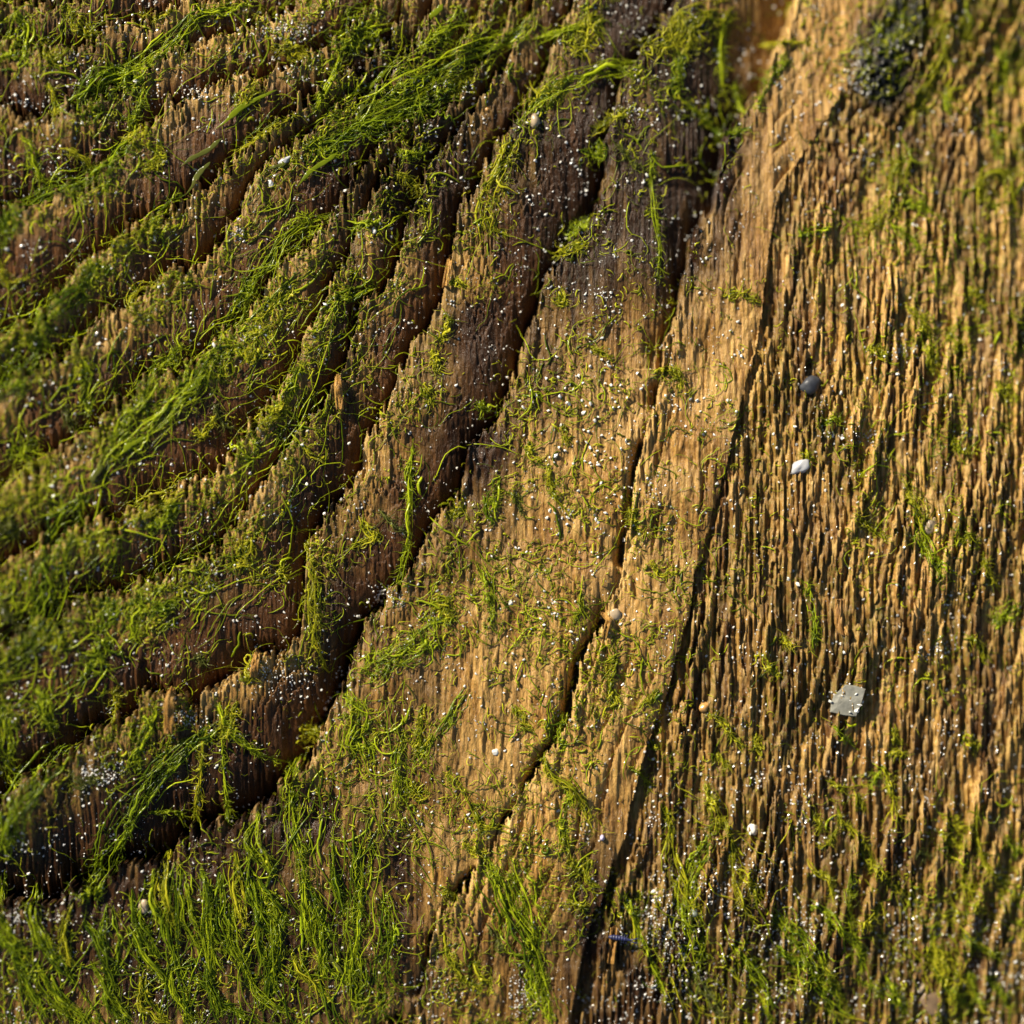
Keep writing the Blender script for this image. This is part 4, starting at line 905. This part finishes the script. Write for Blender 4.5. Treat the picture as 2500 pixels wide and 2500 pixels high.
# the square grey stone: a flat chip with a broken outline
def slab():
    out = np.array([(2068, 1673), (2092, 1676), (2117, 1684), (2108, 1716), (2094, 1752), (2062, 1749), (2030, 1741), (2033, 1720), (2039, 1700), (2056, 1685)], float)
    c = out.mean(0); n = len(out)
    z0 = float(np.max(drape(out[:, 0], out[:, 1], .5))) + 2
    rings = [(.93, -11), (1.0, -7), (1.0, 3), (.95, 6.5), (.6, 8), (.25, 8.6)]
    v = []
    for s_, dz in rings:
        p = c + (out - c) * s_
        v.append(world_pts(p[:, 0], p[:, 1], z0 + dz + 1.2 * np.sin(p[:, 0] / 9) + .8 * np.cos(p[:, 1] / 7)))
    v.append(world_pts(c[:1], c[1:], np.array([z0 + 9.0]))); v = np.concatenate(v)
    f = []
    for r_ in range(len(rings) - 1):
        for i in range(n): f.append((r_ * n + i, (r_ + 1) * n + i, (r_ + 1) * n + (i + 1) % n, r_ * n + (i + 1) % n))
    t = (len(rings) - 1) * n
    for i in range(0, n, 2): f.append((t + i, len(v) - 1, t + (i + 2) % n, t + i + 1))
    o = obj("grey_stone", v, f, M['grey_stone'], None, False)
    tag(o, "flat square grey stone chip dotted with white grains among the ridges", "stone chip")
    for (x, y, r) in [(2059, 1700, 4), (2093, 1696, 4.2), (2100, 1722, 5), (2077, 1740, 5), (2094, 1739, 6), (2084, 1724, 3), (2030, 1714, 4.5), (2096, 1733, 4)]:
        vv = grain_mesh(g) * r * S
        q = obj("sand_grain", vv, IF, M['quartz'], None, False); q.location = world_pts(x, y, z0 + 8)
        tag(q, "white sand grain lying on the flat square grey stone", "sand grain", "white grains on the square stone")
slab()
stone("white_pebble", (1959, 1139), 22, 17, 15, 'milky', "milky white pebble wedged in the ridged field")
stone("dark_pebble", (1983, 940), 23, 20, 17, 'slate', "blue black pebble sunk between upper ridges")
stone("amber_bead", (2013, 968), 9, 8, 8, 'brown_chip', "small brown bead touching the blue black pebble", "grain")
stone("amber_grain", (1722, 1729), 14, 13, 11, 'amber', "round orange amber grain between dark ridges", "grain")
stone("tan_chip", (1503, 1499), 14, 14, 8, 'tan_chip', "rounded translucent tan chip on the rim of the golden band", "stone chip")
stone("pale_chip", (354, 2207), 16, 20, 10, 'tan_chip', "pale oval chip among the lower left filaments", "stone chip")
stone("yellow_grain", (2259, 2427), 11, 11, 9, 'tan_chip', "cream coloured grain just above the large brown chip", "grain")
stone("brown_chip", (2290, 2462), 36, 26, 9, 'brown_chip', "large glossy brown chip near the bottom right corner", "stone chip")
stone("green_pebble", (1697, 2234), 10, 10, 8, 'green_stone', "small grey green pebble caught on the wide lower rope")
stone("pale_flake", (2277, 1285), 20, 14, 6, 'tan_chip', "pale flake held by the slim rope in the ridges", "stone chip")
stone("beige_grain", (1306, 290), 17, 13, 11, 'tan_chip', "beige grain under the ragged rope on the dark wood", "grain")
stone("lilac_grain", (1472, 2050), 6.5, 6.5, 6, 'lilac', "tiny lilac grain on the lower golden wood", "grain")
stone("white_grain", (693, 391), 16, 8, 7, 'milky', "elongated milky grain by the pale glossy blade", "grain")
stone("white_grain", (660, 447), 9, 8, 7, 'quartz', "bright white grain below the elongated milky one", "grain")
stone("white_grain", (912, 560), 9, 6, 6, 'quartz', "white grain beside the short brush on a rim", "grain")
stone("white_grain", (1247, 1471), 7, 7, 6, 'quartz', "largest white grain on the golden terrace", "grain")
stone("white_grain", (1208, 1836), 9, 8, 7, 'quartz', "brilliant white grain on the lower golden terrace", "grain")
stone("white_grain", (2327, 964), 8, 8, 7, 'quartz', "brilliant white grain near the right edge above mid height", "grain")
stone("white_grain", (1842, 2030), 13, 12, 9, 'quartz', "white grain heap's largest stone on the lower ridges", "grain")
stone("orange_grain", (1189, 260), 4.5, 4.5, 4, 'amber', "speck of orange grit on dark fibres at the top", "grain")
stone("orange_grain", (76, 527), 6, 6, 5, 'tan_chip', "cream grain on the upper left ledge", "grain")
stone("orange_grain", (1872, 1035), 6, 6, 5, 'amber', "small orange grain in the ridges left of the white pebble", "grain")

# --- sand grains one can point at: about 260
SETS = [  # region test, count, label, group
    (lambda g, n: (g.normal(1440, 90, n), g.normal(960, 70, n)), 62, "glassy white sand grain in the cluster on the upper golden terrace", "white grains on the upper golden terrace", 2.6, 4.0),
    (lambda g, n: (g.uniform(1330, 1560, n), g.uniform(1080, 1330, n)), 46, "white sand grain scattered on the middle golden terrace", "white grains on the middle golden terrace", 2.4, 3.9),
    (lambda g, n: (g.uniform(1180, 1450, n), g.uniform(1330, 1700, n)), 30, "white sand grain on the lower golden terrace", "white grains on the lower golden terrace", 2.2, 3.6),
    (lambda g, n: (g.uniform(1280, 1620, n), g.uniform(40, 760, n)), 34, "white sand grain on the dark brown wood at upper centre", "white grains on the dark upper wood", 2.2, 3.8),
    (lambda g, n: (g.uniform(1750, 2480, n), g.uniform(700, 1650, n)), 40, "white sand grain caught between the upright ridges", "white grains in the ridged field", 2.3, 3.9),
    (lambda g, n: (g.uniform(1550, 2480, n), g.uniform(1800, 2480, n)), 34, "white sand grain among the lower right ropes", "white grains at lower right", 2.2, 3.8),
    (lambda g, n: (g.uniform(20, 900, n), g.uniform(20, 1600, n)), 44, "white sand grain caught in the left hand algae and ledges", "white grains in the left hand algae", 2.4, 4.2),
]
protos = []
for i in range(6):
    me = obj("sand_grain", grain_mesh(g) * S, IF, M['quartz'], None, False)
    protos.append(me)
first = True
cnt = 0
for fn, n, label, grp, r0, r1 in SETS:
    X, Y = fn(g, n); X = np.clip(X, 8, 2490); Y = np.clip(Y, 8, 2490)
    Z = drape(X, Y, .6)
    for x, y, z in zip(X, Y, Z):
        o = protos[cnt] if cnt < 6 else protos[cnt % 6].copy()
        if cnt >= 6: COL.objects.link(o)
        r = g.uniform(r0, r1) * 1.15; o.scale = (r, r, r)
        o.location = world_pts(x, y, z + r * .6 + 1); o.rotation_euler = g.uniform(0, 6, 3)
        tag(o, label, "sand grain", grp); cnt += 1

# --- the springtail
def springtail():
    hx, hy, tx, ty = 1547, 2302, 1487, 2292         # head end, tail end
    K, sd = 64, 14
    s = np.linspace(0, 1, K)                          # 0 tail .. 1 head
    x = tx + (hx - tx) * s; y = ty + (hy - ty) * s - 1.5 * np.sin(s * math.pi)
    zb = float(np.max(drape(x, y, .5)))
    R = 6.6 * np.clip(np.sin(np.clip(s * 1.02 + .015, 0, 1) ** .72 * math.pi) ** .42, .08, 1) * np.interp(s, [0, .3, .72, .8, .9, 1], [.95, 1, .82, .68, .8, .55])
    R = R * (1 + .09 * np.cos(s * 2 * math.pi * 9.0) * (s < .8))
    root = bpy.data.objects.new("springtail", None); COL.objects.link(root)
    root.location = world_pts(1517, 2297, zb)
    root.empty_display_size = .05
    tag(root, "tiny segmented dark blue springtail on a tan splinter in the long shadow", "insect")
    loc = np.array(root.location)
    def part(nm, P, Rr, sides):
        v, f = tubes(P, Rr, sides)
        # close the ends
        n0 = len(v); v = np.concatenate([v, P[:, 0], P[:, -1]])
        return obj(nm, v - loc, f, M['blue'], root)
    P = world_pts(x, y, zb + 9 + 0 * s)
    part("body", P[None], (R * S)[None], sd)
    ux, uy = (hx - tx) / 61, (hy - ty) / 61
    for sg in (-1, 1):
        for q in (.52, .62, .72):
            bx, by = tx + (hx - tx) * q, ty + (hy - ty) * q
            pts = np.array([(bx - uy * 4 * sg, by + ux * 4 * sg, zb + 6), (bx - uy * 9 * sg + 1, by + ux * 9 * sg, zb + 6), (bx - uy * 12 * sg + 3 * ux, by + ux * 12 * sg, zb + .5)])
            part("leg", world_pts(pts[:, 0], pts[:, 1], pts[:, 2])[None], np.array([[1.2, 1.0, .6]]) * S, 5)
        a0 = np.array([(hx - 2, hy + 2.5 * sg, zb + 10), (hx + 6, hy + 5 * sg, zb + 11), (hx + 13, hy + 6 * sg, zb + 9)])
        part("antenna", world_pts(a0[:, 0], a0[:, 1], a0[:, 2])[None], np.array([[1.5, 1.3, .8]]) * S, 6)
springtail()
